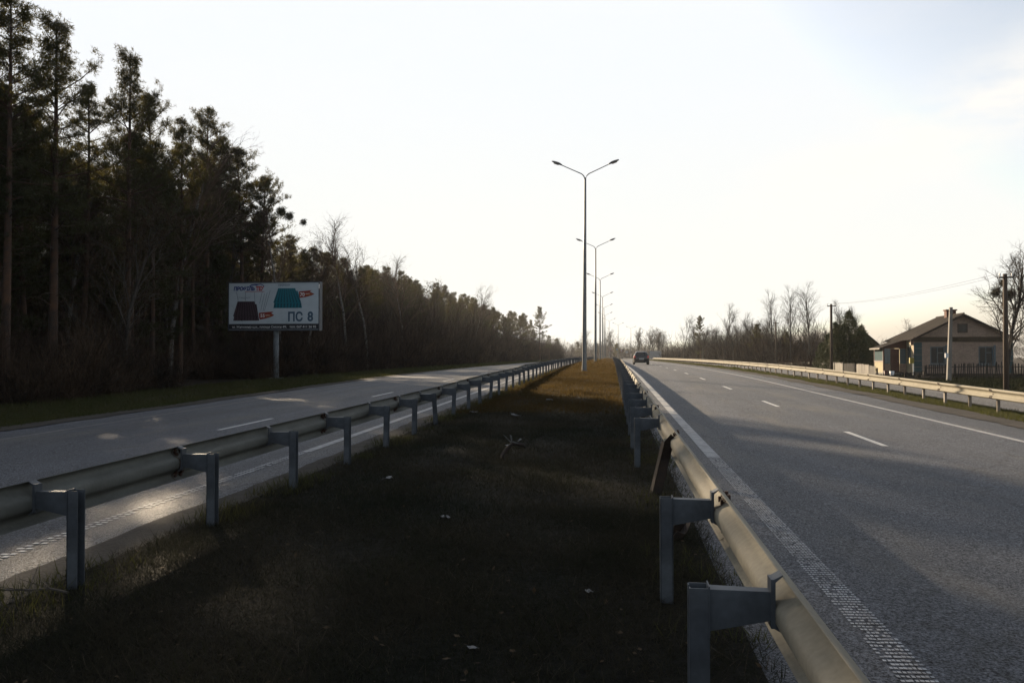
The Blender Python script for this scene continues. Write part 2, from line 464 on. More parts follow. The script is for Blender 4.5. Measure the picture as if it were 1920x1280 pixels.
# ------------------------------------------------------------------ painted markings (parts of the roads)
def stripe(name, x0, x1, y0, y1, mat, parent, dz=0.005, step=1.0):
    n = max(2, int(math.ceil((y1-y0)/step))+1)
    ys = np.linspace(y0, y1, n)
    V = np.concatenate([np.stack([x+curve(ys), ys, shape(np.full(n, x), ys)+dz], -1) for x in (x0, x1)])
    k = np.arange(n-1)
    return link(name, np_mesh(name, V, np.stack([k, k+n, k+n+1, k+1], -1), mat, True), parent)
stripe('edge_line', 1.46, 1.66, 13.0, 300, M['paint_worn'], rr, step=2)
stripe('edge_line', 7.72, 7.87, -18, 300, M['paint_worn'], rr, step=2)
stripe('edge_line', -5.02, -4.86, 13.0, 300, M['paint_worn'], rl, step=2)
M['paint_faint'] = material('road_paint_faint', (0.20, 0.20, 0.20), 0.7, var=(0.10, 0.10, 0.105), scale=5, mixpos=(0.4, 0.62), fine=0.3, fscale=50)
stripe('edge_line', -12.25, -12.10, -18, 300, M['paint_faint'], rl, step=2)
def dots(x0, x1, y0, y1, pitch, nacross, parent, skew):
    V = []; F = []
    rows = np.arange(y0, y1, pitch)
    w = (x1-x0)/nacross
    for y in rows:
        for k in range(nacross):
            if random.random() < 0.10: continue
            xa = x0+k*w+random.uniform(0, .004); xb = xa+w*random.uniform(.62, .85)
            ya = y+random.uniform(-.003, .003)+skew*(k*w); yb = ya+pitch*random.uniform(.38, .52)
            b = len(V)
            for (x, yy) in ((xa, ya), (xb, ya), (xb, yb), (xa, yb)):
                V.append((x, yy))
            F.append((b, b+1, b+2, b+3))
    V = np.array(V); z = shape(V[:, 0], V[:, 1])+0.006
    o = link('rumble_line', np_mesh('rumble_line', np.column_stack([V, z]), np.array(F), M['paint_dots']), parent)
    o['kind'] = 'stuff'
dots(1.46, 1.66, -1.0, 13.0, 0.055, 8, rr, 0.12)
dots(-5.03, -4.87, -1.0, 13.0, 0.095, 2, rl, 0.1)
# lane dashes: 3 m long, found at these starts on the right carriageway
for y in [-12.9+9.4*k for k in range(24)]:
    stripe('lane_dash', 4.74, 4.86, y, y+2.45, M['paint'], rr, step=0.7)
for y in [-9, 0, 16.8, 28.2, 40.5] + [52.5+12*k for k in range(14)]:
    stripe('lane_dash', -8.38, -8.26, y, y+2.8, M['paint'], rl, step=0.7)

# ------------------------------------------------------------------ guardrails
PROF = [(-.156, .030), (-.150, .046), (-.130, .074), (-.112, .083), (-.094, .080), (-.070, .048), (-.048, .012), (-.028, .0), (.028, .0),
        (.048, .012), (.070, .048), (.094, .080), (.112, .083), (.130, .074), (.150, .046), (.156, .030)]
def beam_mesh(name, mat, length, sgn):
    """W profile along +Y; the humps point to +x*sgn"""
    m = MB(); n = len(PROF); th = 0.004
    ring = [(sgn*(d), z) for z, d in PROF] + [(sgn*(d+th) if abs(z) < .15 else sgn*(d+th*.3), z*1.012) for z, d in reversed(PROF)]
    k = len(ring)
    ysg = [0, length*.25, length*.5, length*.75, length]
    for y in ysg: m.v += [(x, y, z) for x, z in ring]
    for j in range(len(ysg)-1):
        for i in range(k):
            i2 = (i+1) % k
            m.f.append((j*k+i, j*k+i2, (j+1)*k+i2, (j+1)*k+i))
    me = m.mesh(name, mat, True)
    return me
def post_mesh(sgn, h=0.69, deep=0.35, mat=None, a=.038, b=.044):
    m = MB()   # C channel, open away from the rail, capped by the bracket flange
    t = 0.006
    m.box(sgn*a - t/2, sgn*a + t/2, -b, b, -deep, h)
    m.box(-a, a, -b, -b+t, -deep, h-.002)
    m.box(-a, a, b-t, b, -deep, h-.001)
    m.box(-a-t/2, -a+t/2, -b, -b*.35, -deep, h-.003)
    m.box(-a-t/2, -a+t/2, b*.35, b, -deep, h-.003)
    return m.mesh('post', mat or M['post_steel'])
def bracket_mesh(sgn, ln, h=0.69):
    m = MB()
    a0, a1 = sgn*0.042, sgn*(0.042+ln)
    P8 = [(a0, -.036, h-.175), (a1, -.030, h-.125), (a1, .030, h-.125), (a0, .036, h-.175),
          (a0, -.036, h-.006), (a1, -.030, h-.010), (a1, .030, h-.010), (a0, .036, h-.006)]
    m.hexa(P8)
    m.box(min(a0, sgn*.037), max(a0, sgn*.037), -.048, .048, h-.20, h+.008)
    return m.mesh('bracket', M['post_steel'])
def clamp_mesh(sgn, x, h=0.69):
    m = MB()
    z0 = h-.155
    prof = [(x-.012, z0), (x, z0), (x+.035, z0-.02), (x+.035, z0-.014), (x+.006, z0+.012), (x+.006, h+.03), (x+.035, h+.056), (x+.035, h+.062), (x, h+.042), (x-.012, h+.042)]
    m.prism([(sgn*a, b) for a, b in prof], -.04, .04, 'y')
    return m.mesh('clamp_plate', M['post_steel'])
def bolts_mesh(sgn):
    m = MB()
    for y in (-.05, .05):
        for z in (-.115, .115, -.082, .082) if y < 0 else (-.12, .12, -.085, .085):
            d = .083 if abs(z) > .1 else .066
            for s2 in (-1, 1):
                c = sgn*(d-.014 if s2 < 0 else d+.012)
                m.tube([(c-.010, y, z), (c+.010, y, z)], .020, 6)
    V = [(sgn*(d-.007), -.10+.012*k, z*1.0) for k in (0, 1) for z, d in PROF]; n = len(PROF)
    m.add(V, [(i, i+1, n+i+1, n+i) for i in range(n-1)])
    m.tube([(sgn*.004-.02, 0, -.01), (sgn*.004+.02, 0, -.01)], .015, 6)
    return m.mesh('joint_bolt', M['rust'])

def guardrail(label, xpost, xbeam, sgn, y0, y1, first, beam_mat, skip=(), wob=0.0, spacing=2.0, kind_='console'):
    root = empty('guardrail', P(xpost, first, 0)); tag(root, label, 'guardrail', 'guardrails of the dual carriageway')
    base = root.location.copy()
    pm, bm_, cm, bo = post_mesh(sgn, mat=M['post_sunlit'] if kind_ != 'console' else None), bracket_mesh(sgn, abs(xbeam-xpost)-.048), clamp_mesh(sgn, abs(xbeam-xpost)-.004), bolts_mesh(sgn)
    be = beam_mesh('beam', beam_mat, 4.0, sgn)
    y = first - spacing*math.ceil((first-y0)/spacing)
    posts = []
    while y <= y1:
        posts.append(y); y += spacing
    rnd = random.Random(int(abs(xpost*100)))
    for i, yy in enumerate(posts):
        if any(abs(yy-s) < .5 for s in skip): continue
        p = P(xpost, yy)
        tw = wob if yy > 12 else wob*.15
        jx, jz = rnd.gauss(0, tw*.25), rnd.gauss(0, tw*.12)
        o = link('post', pm, root, p-base+Vector((jx, 0, jz)), (rnd.gauss(0, tw*1.2), rnd.gauss(0, tw*.6), rnd.gauss(0, tw)))
        if kind_ == 'console':
            link('bracket', bm_, o); link('clamp_plate', cm, o)
        else:
            link('bracket', bm_, o)
    # beams between joints every 4 m, joint 0.15 m past every second post
    j = first + 2.02 - 4.0*math.ceil((first-y0)/4.0)
    joints = []
    while j <= y1:
        t = wob if j > 12 else wob*.15
        joints.append(P(xbeam, j, 0.60) + Vector((rnd.gauss(0, t*.35), 0, rnd.gauss(0, t*.3)))); j += 4.0
    for a, b in zip(joints[:-1], joints[1:]):
        d = b-a
        yaw = math.atan2(-d.x, d.y); pit = math.atan2(d.z, math.hypot(d.x, d.y))
        o = link('beam', be, root, a-base, (pit, 0, yaw)); o.scale = (1, d.length/4.0+.012, 1)
        link('joint_bolts', bo, o, (0, 0.02, 0))['kind'] = 'stuff'
    return root

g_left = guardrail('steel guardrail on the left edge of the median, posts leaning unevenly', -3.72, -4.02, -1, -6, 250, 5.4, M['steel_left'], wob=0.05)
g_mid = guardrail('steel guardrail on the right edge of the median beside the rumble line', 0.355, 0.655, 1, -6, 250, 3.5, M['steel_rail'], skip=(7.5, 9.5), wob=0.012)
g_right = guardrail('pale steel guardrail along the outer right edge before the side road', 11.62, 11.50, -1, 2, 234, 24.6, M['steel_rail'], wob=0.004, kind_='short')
# far rail of the left carriageway, swinging across the view at the bend
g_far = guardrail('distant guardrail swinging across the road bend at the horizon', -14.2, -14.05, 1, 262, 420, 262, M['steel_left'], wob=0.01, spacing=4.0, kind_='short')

# broken posts of the middle rail
def strut(name, a, b, w, d, mat, parent=None, twist=0.3):
    a, b = Vector(a), Vector(b); ax = (b-a)
    q = ax.to_track_quat('Z', 'Y'); ln = ax.length
    m = MB(); t = .006
    m.box(-w, w, -d, -d+t, 0, ln); m.box(-w, -w+t, -d, d, 0, ln-.02); m.box(w-t, w, -d, d, 0, ln)
    m.add([(-w, -d, ln), (w, -d, ln), (w, -d, ln+.05), (0, -d+.003, ln+.09)], [(0, 1, 2, 3)])
    return m.build(name, mat, parent, loc=a, rot=(q @ Euler((0, 0, twist)).to_quaternion()).to_euler())
lp = P(0.47, 9.55, -.1); o = strut('bent_guardrail_post', lp, lp+Vector((.16, -.12, .72)), .055, .04, M['rusty_post'], twist=-0.6)
tag(o, 'dark bent post leaning loose against the middle guardrail', 'post')
lp = P(0.50, 7.35, -.04); o = strut('broken_post_stub', lp, lp+Vector((.10, -.10, .17)), .055, .04, M['rusty_post'], twist=0.9)
tag(o, 'rusty broken-off post stub sticking out of the turf behind the second rail post', 'post')

# ------------------------------------------------------------------ street lamps
def make_lamp():
    root = empty('street_lamp')
    m = MB(); m.tube([(0, 0, -.3), (0, 0, .02), (0, 0, 3), (0, 0, 7), (0, 0, 11.2)], [.13, .13, .115, .09, .062], 12); m.build('pole', M['lamp_steel'], root, True)
    m = MB(); m.box(-.2, .2, -.2, .2, -.1, .05); m.tube([(0, 0, .05), (0, 0, .35)], [.15, .14], 12); m.build('base', M['lamp_steel'], root)
    for s in (-1, 1):
        pts = [(0, 0, 11.1), (s*.03, 0, 11.28), (s*.10, 0, 11.42), (s*.22, 0, 11.53), (s*.42, 0, 11.62), (s*.9, 0, 11.84), (s*1.40, 0, 12.07)]
        m = MB(); m.tube(pts, [.04, .035, .032, .030, .028, .026, .026], 8)
        arm = m.build('arm', M['lamp_steel'], root, True)
        m = MB(); ring = []
        c0 = Vector((s*1.34, 0, 12.045)); ax = Vector((s*.93, 0, .36)).normalized(); up = Vector((-s*.36, 0, .93)).normalized()
        st = [(0, .035, .03), (.08, .07, .06), (.22, .12, .085), (.40, .13, .075), (.56, .12, .06), (.66, .07, .035)]
        for t, w, h in st:
            for k in range(10):
                a = 2*math.pi*k/10
                ring.append(c0 + ax*t + Vector((0, math.cos(a)*w, 0)) + up*(math.sin(a)*h*(1 if math.sin(a) > 0 else .6)+ .02*math.sin(t*4)))
        F = [(i*10+k, i*10+(k+1) % 10, (i+1)*10+(k+1) % 10, (i+1)*10+k) for i in range(len(st)-1) for k in range(10)]
        F += [tuple(range(10)), tuple(range(len(st)*10-1, len(st)*10-11, -1))]
        m.add(ring, F)
        hd = m.build('lamp_head', M['lamp_head'], root, True)
        m = MB(); q = []
        for t, w in ((.22, .085), (.34, .10), (.52, .085)):
            for k in range(8):
                a = math.pi + math.pi*k/7
                q.append(c0+ax*t+Vector((0, math.cos(a)*w, 0))+up*(math.sin(a)*.075))
        m.add(q, [(i*8+k, i*8+k+1, (i+1)*8+k+1, (i+1)*8+k) for i in range(2) for k in range(7)])
        m.build('lamp_glass', M['lamp_glass'], hd, True)
    return root
lamp0 = make_lamp(); kt = kid_table(lamp0)
ordn = ['nearest', 'second', 'third', 'fourth', 'fifth', 'sixth', 'seventh', 'eighth', 'ninth', 'tenth']
for i in range(10):
    o = lamp0 if i == 0 else copy_tree(lamp0, kt)
    y = 48.2+34.3*i
    o.location = P(-1.55, y, 0.02); o.rotation_euler = (R(random.uniform(-.3, .3)), R(0.35 if i == 0 else random.uniform(-.35, .35)), 0)
    tag(o, 'tall grey double-armed street lamp on the median, %s from the camera' % ordn[i] if i else 'nearest and tallest-looking double-armed grey street lamp, standing on the median', 'street lamp', 'double-armed street lamps down the median')

# ------------------------------------------------------------------ trees
def needles(C, D, n, ln, wd, spread=1.0):
    """C,D: (k,3) tuft centres and directions -> triangles"""
    k = len(C)
    c = np.repeat(C, n, 0); d = np.repeat(D, n, 0)
    r = rng.normal(0, 1, (k*n, 3)); r /= np.linalg.norm(r, axis=1, keepdims=True)
    v = d*0.55 + r*spread; v /= np.linalg.norm(v, axis=1, keepdims=True)
    s = rng.normal(0, 1, (k*n, 3)); s = np.cross(v, s); s /= np.linalg.norm(s, axis=1, keepdims=True)+1e-9
    L_ = ln*rng.uniform(.6, 1.25, (k*n, 1)); W = wd*rng.uniform(.6, 1.3, (k*n, 1))
    off = rng.normal(0, ln*.22, (k*n, 3))
    a = c+off - s*W/2; b = c+off + s*W/2; t = c+off+v*L_
    V = np.stack([a, b, t], 1).reshape(-1, 3)
    return V
def tri_mesh(name, V, mat): return np_mesh(name, V, np.arange(len(V)).reshape(-1, 3), mat)

def make_pine(seed, H, crown, spread, dens=1.0, lean=0.0, mat=None, name='pine_tree'):
    rd = random.Random(seed)
    root = empty(name)
    n = 9; pts = []; bx, by = rd.uniform(-.4, .4), rd.uniform(-.4, .4)
    for i in range(n):
        t = i/(n-1); pts.append(Vector((bx*math.sin(t*2.6)+lean*t, by*math.sin(t*2.1), H*t-.2)))
    r0 = .011*H+.02
    wood = MB(); wood.tube(pts, [r0*(1-.93*(i/(n-1)))+.012 for i in range(n)], 8, False)
    wood.build('trunk', M['pine_bark'], root, True)
    wb = MB(); tc_, td = [], []
    def at(t):
        f = max(0, min(.9999, t))*(n-1); i = int(f); return pts[i].lerp(pts[i+1], f-i)
    z = crown; az = rd.uniform(0, 6)
    gaps = [rd.uniform(.1, .9) for _ in range(3)]
    # dead snags under the crown
    for _ in range(int(16*(crown))+6):
        t = rd.uniform(.18, max(.22, crown+.1)); p = at(t); a = rd.uniform(0, 6.28); ln = rd.uniform(.5, 2.0)
        e = p+Vector((math.cos(a)*ln, math.sin(a)*ln, rd.uniform(-.3, .4)))
        wb.tube([p, p.lerp(e, .5)+Vector((0, 0, rd.uniform(0, .15))), e], [.022, .014, .004], 3, False)
    while z < .985:
        rel = (z-crown)/(1-crown)
        prof = (math.sin(min(1, rel*1.35+.25)*math.pi*.5))*(1-rel)**.72*1.25
        L0 = spread*max(.12, prof)*(1.0+.28*math.sin(z*37+seed))
        for _ in range(rd.choice((3, 4, 5))):
            az += rd.uniform(.9, 2.0)
            if rd.random() < (.46*(1-rel)+.06 if rel < .8 else 0): continue
            ln = L0*rd.uniform(.45, 1.25)
            p = at(z+rd.uniform(-.008, .008))
            up = .10+.75*rel+rd.uniform(-.18, .18)
            d = Vector((math.cos(az), math.sin(az), up)).normalized()
            q = [p]; dd = d.copy(); ns_ = 4
            for k in range(ns_):
                dd = (dd+Vector((rd.uniform(-.16, .16), rd.uniform(-.16, .16), rd.uniform(-.10, .16)+.03))).normalized()
                q.append(q[-1]+dd*ln/ns_)
            rr_ = .012+.010*ln
            wb.tube(q, [rr_, rr_*.8, rr_*.6, rr_*.4, rr_*.15], 4, False)
            nsub = int((3.5+ln*4.4)*dens)
            for s_ in range(nsub):
                t = rd.uniform(.28, 1.0); f = t*ns_*.9999; i = int(f); b0 = q[i].lerp(q[i+1], f-i)
                side = d.cross(Vector((0, 0, 1)))*(1 if rd.random() < .5 else -1)
                sd = (side*rd.uniform(.3, 1)+dd*rd.uniform(.3, .9)+Vector((0, 0, rd.uniform(-.1, .45)))).normalized()
                sl = rd.uniform(.25, .75)*(1-.4*t)*min(1.3, .5+ln*.35)
                e = b0+sd*sl
                wb.tube([b0, e], [.008, .003], 3, False)
                for w in range(rd.choice((5, 6, 7))):
                    g = rd.uniform(.3, 1.05); tc_.append(b0.lerp(e, g)+Vector((rd.gauss(0, .11), rd.gauss(0, .11), rd.gauss(0, .08)))); td.append((sd+Vector((0, 0, .5))).normalized())
        z += rd.uniform(.018, .034)*(14/H)
    top = pts[-1]
    for _ in range(10): tc_.append(top+Vector((rd.gauss(0, .07), rd.gauss(0, .07), rd.uniform(-.5, .15)))); td.append(Vector((0, 0, 1)))
    wb.build('branches', M['pine_bark'], root)['kind'] = 'stuff'
    V = needles(np.array([tuple(v) for v in tc_]), np.array([tuple(v) for v in td]), 9, .17, .028)
    link('crown', tri_mesh('crown', V, mat or M['needle']), root)['kind'] = 'stuff'
    root['height'] = H
    return root

def make_bare(seed, H, trunk_mat, twig_mat, spread=.45, fork=.35, droop=0.0, levels=4, dens=1.0, r0=None, name='bare_tree', leaf=None, lean=0.0):
    rd = random.Random(seed)
    root = empty(name)
    tr = MB(); br = MB(); slv = []; leaves = []
    r0 = r0 or .009*H+.03
    def grow(p, d, ln, r, lev):
        n = 4 if lev < 3 else 2
        q = [p]; dd = d.copy()
        for k in range(n):
            jit = .10+.06*lev
            dd = (dd+Vector((rd.gauss(0, jit), rd.gauss(0, jit), rd.gauss(0, jit*.6)+.06-droop*(.10 if lev >= 2 else 0)))).normalized()
            q.append(q[-1]+dd*ln/n)
        if lev == 0:
            tr.tube(q, [r*(1-.55*k/n) for k in range(n+1)], 8, False)
        elif lev < 3:
            br.tube(q, [r*(1-.75*k/n)+.003 for k in range(n+1)], 4 if lev == 1 else 3, False)
        else:
            for a, b in zip(q[:-1], q[1:]): slv.append((a, b, r))
            if leaf:
                for _ in range(rd.choice((0, 1, 2))): leaves.append(q[-1].lerp(q[0], rd.random()))
        if lev >= levels: return
        cnt = [int(15*dens), int(9*dens), int(6*dens), 4][min(lev, 3)]
        for c in range(cnt):
            t = (fork+(1-fork)*((c+rd.random())/cnt)) if lev == 0 else rd.uniform(.2, 1.0)
            f = min(.999, t)*n; i = int(f); b = q[i].lerp(q[i+1], f-i)
            ax = q[i+1]-q[i]; ax.normalize()
            s = ax.cross(Vector((rd.gauss(0, 1), rd.gauss(0, 1), rd.gauss(0, 1)))).normalized()
            ang = spread*rd.uniform(.7, 1.35)*(1.15-.45*t if lev == 0 else 1.15)
            nd = (ax*math.cos(ang)+s*math.sin(ang)).normalized()
            l2 = ln*(.46*(1.2-.65*t) if lev == 0 else .52*rd.uniform(.6, 1.1))
            grow(b, nd, l2, max(.0028, r*(.42 if lev == 0 else .5)*(1.1-.5*t)), lev+1)
    grow(Vector((0, 0, -.2)), Vector((lean, rd.uniform(-.03, .03), 1)).normalized(), H*.93, r0, 0)
    tr.build('trunk', trunk_mat, root, True)
    br.build('branches', trunk_mat if trunk_mat is not M['birch_bark'] else twig_mat, root)['kind'] = 'stuff'
    A = np.array([tuple(a) for a, b, r in slv]); B = np.array([tuple(b) for a, b, r in slv]); rr_ = np.array([r for a, b, r in slv])[:, None]
    d = B-A; s = np.cross(d, rng.normal(0, 1, d.shape)); s /= np.linalg.norm(s, axis=1, keepdims=True)+1e-9
    s2 = np.cross(d, s); s2 /= np.linalg.norm(s2, axis=1, keepdims=True)+1e-9
    w = np.maximum(rr_, .0022)*1.15
    V = np.stack([A-s*w, A+s*w, B, A-s2*w, A+s2*w, B], 1).reshape(-1, 3); V0 = V
    tw = link('crown', tri_mesh('crown', V, twig_mat), root); tw['kind'] = 'stuff'
    if leaf and leaves:
        C = np.array([tuple(v) for v in leaves])
        V = needles(C, np.tile([[0, 0, -1.0]], (len(C), 1)), 2, .09, .06)
        link('dead_leaves', tri_mesh('dead_leaves', V, leaf), root)
    root['height'] = float(np.percentile(V0[:, 2], 99.7))
    return root

pines = [make_pine(11, 16.8, .38, 3.2, .85), make_pine(12, 16.0, .46, 2.6, .85), make_pine(13, 15.0, .50, 2.9, .8, .5),
         make_pine(14, 12.5, .18, 2.8, 1.1), make_pine(15, 17.0, .62, 2.4, .85, -.4), make_pine(16, 9.0, .06, 2.3, 1.2)]
birches = [make_bare(21, 13.5, M['birch_bark'], M['twig'], .42, .40, .9, name='birch_tree'), make_bare(22, 12.0, M['birch_bark'], M['twig'], .38, .35, .8, name='birch_tree')]
bares = [make_bare(31, 11.0, M['bark'], M['twig'], .5, .28, .1), make_bare(32, 9.0, M['bark'], M['twig'], .6, .2, .0, leaf=M['leaf_litter']),
         make_bare(33, 12.5, M['bark'], M['twig'], .42, .35, .2)]
kids = {}
for r_ in pines+birches+bares: kids.update(kid_table(r_))
used = set()
def plant(proto, x, y, H, label, cat, group, z=None, name=None, rot=None, sx=1.0):
    o = copy_tree(proto, kids)
    if name: o.name = name
    s = H/proto['height']
    o.scale = (s*sx, s*sx, s)
    o.location = (x, y, float(shape(x-float(curve(y)), y)) if z is None else z)
    o.rotation_euler = (0, 0, random.uniform(0, 6.28) if rot is None else rot)
    tag(o, label, cat, group)
    return o

GP = 'pines and bare trees of the roadside wood'
# prominent outlines of the wood, left to right: direction, depth, height of the top, kind
front = [
 (8, 33, -25, 1, 1.0, 'dark pine at the far left edge, its top cut off by the frame'),
 (98, 36, 22, 0, 1.05, 'tall broad dark pine, the highest top near the left edge'),
 (150, 43, 150, 4, .9, 'pine with a thin sunlit top just right of the tallest dark pine'),
 (238, 41, 88, 0, .85, 'tall pine with a glowing pointed top, third outline from the left'),
 (285, 46, 172, 2, .8, 'slim pine between two taller pointed pines, left of the billboard'),
 (338, 50, 212, 1, .8, 'narrow pine rising halfway between the left edge and the street lamp'),
 (390, 60, 195, 1, .9, 'slender pointed pine standing above the left edge of the billboard'),
 (418, 62, 248, 4, 1.0, 'flat-topped pine above the billboard, beside the slender pointed one'),
 (455, 63, 272, 2, 1.05, 'rightmost tall pine, its ragged crown leaning over the billboard'),
 (487, 64, 325, 2, .9, 'last outer pine with long low side branches above the billboard right end'),
]
for u, Z, v, k, sx, lab in front:
    x, y = view(u, Z); z0 = float(shape(x, y)); plant(pines[k], x, y, view_h(v, Z)-z0, lab, 'pine tree', GP, name='pine_tree', sx=sx)
for u, Z, v, k, lab in [(535, 62, 372, 0, 'bare birch with three mistletoe balls behind the billboard right end'),
                        (575, 66, 432, 1, 'thin bare birch right of the one with mistletoe'),
                        (655, 74, 405, 0, 'tall white-stemmed birch rising out of the brown thicket'),
                        (690, 80, 452, 1, 'slender bare birch right of the white-stemmed birch'),
                        (318, 50, 205, 1, 'thin bare birch stem among the pines left of the billboard'),
                        (760, 96, 478, 0, 'bare birch top over the middle of the wood'),
                        (888, 140, 530, 1, 'bare birch top over the far end of the wood')]:
    x, y = view(u, Z); plant(birches[k], x, y, view_h(v, Z)-float(shape(x, y)), lab, 'birch tree', GP, name='birch_tree')
# inner stand
topline = lambda u: np.interp(u, [-400, 0, 100, 240, 330, 400, 480, 520, 600, 700, 800, 900, 960, 1000, 1040], [40, 60, 140, 190, 250, 270, 370, 430, 464, 476, 516, 556, 580, 590, 612])
rt = random.Random(5)
def where(u):
    for lim, t in ((0, 'outside the left edge of the view'), (90, 'at the left edge of the view'), (200, 'behind the tallest front pine'), (320, 'left of the billboard'), (420, 'just left of the billboard'), (620, 'behind the billboard'),
                   (720, 'around the white-stemmed birch'), (800, 'in the middle stretch of the wood'), (880, 'in the far half of the wood'), (950, 'towards the far end of the wood'), (5000, 'at the far end of the wood by the bend')):
        if u < lim: return t
def size(h): return 'low' if h < 9 else ('middling' if h < 13 else ('tall' if h < 16 else 'very tall'))
ROWN = ['front-row', 'second-row', 'third-row', 'inner', 'inner', 'deep-standing', 'deep-standing']
lab_p = 'pine crowded among others inside the roadside wood'; lab_b = 'leafless brown tree in the thicket of the roadside wood'
n_p = 0
for row in range(7):
    y = 14.0 + row*1.7
    while y < 300:
        xl = -24.0 - row*4.5 + rt.uniform(-1.6, 1.6)
        if y > 62: xl -= 9.0
        far = y > 62
        X = xl + float(curve(y))
        Zc = -X*math.sin(YAW)+y*math.cos(YAW); xc = X*math.cos(YAW)+y*math.sin(YAW); u = 960+1550*xc/Zc
        if 372 < u < 640 and Zc < 57: y += 1.5; continue
        tl_ = float(topline(u)) if (row < 2 or u > 500) else max(float(topline(u)), float(np.interp(u, [-200, 0, 480], [290, 350, 430])))
        if row < 2 and u < 500 and rt.random() < .35: tl_ += rt.uniform(50, 160)
        thin = 2 <= row < 6 and u < 500 and rt.random() < .2  # tall thin-crowned inner pines added so their shadows reach further
        if thin: tl_ = float(topline(u))+rt.uniform(0, 60)
        hmax = view_h(tl_+(rt.uniform(-6, 30) if u > 500 else rt.uniform(0, 30)), Zc)-float(shape(xl, y))
        if y < 36: hmax = min(hmax, 16+rt.uniform(-2, 1))
        hh = max(5.0, min(hmax, 19.0))
        q = rt.random()
        if row == 0 and not far:
            k = None if q < .45 else ('b' if q < .6 else 'p')
        elif far and row < 3: k = 'b' if q < .32 else 'p'
        elif far: k = 'p' if q < .5 else 'b'
        else: k = 'p' if q < .8 else 'b'
        if k == 'p':
            pr = pines[rt.choice((0, 1, 2, 4, 3))] if hh > 12 else pines[rt.choice((3, 5))]
            if thin: pr = pines[4]
            plant(pr, X, y, hh*rt.uniform(.9, 1.0), '%s %s pine %s' % (size(hh), ROWN[row], where(u)), 'pine tree', GP, name='pine_tree'); n_p += 1
        elif k == 'b':
            plant(rt.choice(bares+birches[1:]), X, y, hh*rt.uniform(.7, .98), '%s leafless %s tree %s' % (size(hh*.8), ROWN[row], where(u)), 'bare tree', GP, name='bare_tree'); n_p += 1
        y += (0.85 if 26 < y < 66 and row < 4 else 1.0)*rt.uniform(2.4, 4.4)*(1.0 if y < 70 else 1.0+(y-70)/150)*(1+.12*row)  # rows packed closer here to block sun on the near median
# bushier filler pines added between the tall ones to block leaking sun
for i in range(20):
    y = 31+i*1.15+rt.uniform(-.5, .5); x = -25.5-(i*5 % 9)+rt.uniform(-.5, .5)
    Zc = -x*math.sin(YAW)+y*math.cos(YAW); u = 960+1550*(x*math.cos(YAW)+y*math.sin(YAW))/Zc; hh = rt.uniform(12.2, 14.6)
    if u > 360: continue
    plant(pines[3], x, y, hh, 'added dense filler pine blocking low sun between the tall pines %s' % where(u), 'pine tree', GP, name='pine_tree')
# low young spruces closing the floor of the wood
for i in range(80):
    y = rt.uniform(18, 190); x = rt.uniform(-48, -29)
    Zc = -x*math.sin(YAW)+y*math.cos(YAW); u = 960+1550*(x*math.cos(YAW)+y*math.sin(YAW))/Zc; hh = rt.uniform(4.5, 10)
    if 372 < u < 640 and Zc < 57: continue
    plant(pines[5], x, y, hh, '%s bushy pine under the taller trees %s' % ('small' if hh < 7 else 'half-grown', where(u)), 'pine tree', 'young pines under the wood', name='young_pine')
# last pines of the wood by the road bend
for u, Z, v, k, lab in [(975, 205, 590, 3, 'pointed pine near the far end of the wood'), (1012, 195, 574, 0, 'last big pine of the wood, overhanging the road bend'),
                        (1030, 185, 628, 2, 'low leaning pine at the very end of the wood'), (948, 190, 592, 3, 'round pine third from the far end of the wood'), (925, 175, 575, 0, 'broad pine fourth from the far end of the wood')]:
    x, y = view(u, Z); plant(pines[k], x, y, view_h(v, Z)-float(shape(x-float(curve(y)), y)), lab, 'pine tree', GP, name='pine_tree', sx=1.15)

# thicket of twigs along the wood edge: one uncountable mass
def thicket(n, xr, yr, hr, per, mat, name, label, zf, lean=.35, spread=.9, w=.012, pos=None):
    allV = []
    for i in range(n):
        x, y = (rng.uniform(*xr), rng.uniform(*yr)) if pos is None else pos[i][:2]
        if -27 < x < -17 and 40 < y < 50.5 and (x+21.5)*0 + y > 33: x -= 6.5
        h = rng.uniform(*hr) if pos is None or len(pos[i]) == 2 else pos[i][2]
        z = zf(x, y)
        b = np.array([x+float(curve(y)), y, z-.1]) + np.column_stack([rng.normal(0, spread*.35, per), rng.normal(0, spread*.35, per), np.zeros(per)])
        a = rng.uniform(0, 6.28, per); ln = h*rng.uniform(.35, 1.05, per); tl = rng.normal(0, lean, per)
        d = np.column_stack([np.cos(a)*tl, np.sin(a)*tl, np.ones(per)]); d /= np.linalg.norm(d, axis=1, keepdims=True)
        m = b+d*(ln*.55)[:, None]
        # start some twigs higher up as side shoots
        up = rng.random(per) < .6
        b = np.where(up[:, None], b+d*(ln*rng.uniform(.2, .7, per))[:, None], b)
        d2 = d+rng.normal(0, .35, (per, 3)); d2 /= np.linalg.norm(d2, axis=1, keepdims=True)
        m = b+d2*(ln*.35)[:, None]
        d3 = d2+rng.normal(0, .3, (per, 3)); e = m+d3*(ln*.3)[:, None]
        s = np.cross(d2, rng.normal(0, 1, (per, 3))); s /= np.linalg.norm(s, axis=1, keepdims=True)
        ww = w*rng.uniform(.5, 1.5, (per, 1))
        V = np.stack([b-s*ww, b+s*ww, m, m-s*ww*.7, m+s*ww*.7, e], 1).reshape(-1, 3)
        allV.append(V)
    o = link(name, tri_mesh(name, np.concatenate(allV), mat)); tag(o, label, kind='stuff'); return o
zf = lambda x, y: float(shape(x, y))
thicket(520, (-33, -21.0), (12, 75), (1.6, 4.6), 330, M['brush'], 'undergrowth', 'dark leafless undergrowth at the foot of the near pines', zf)
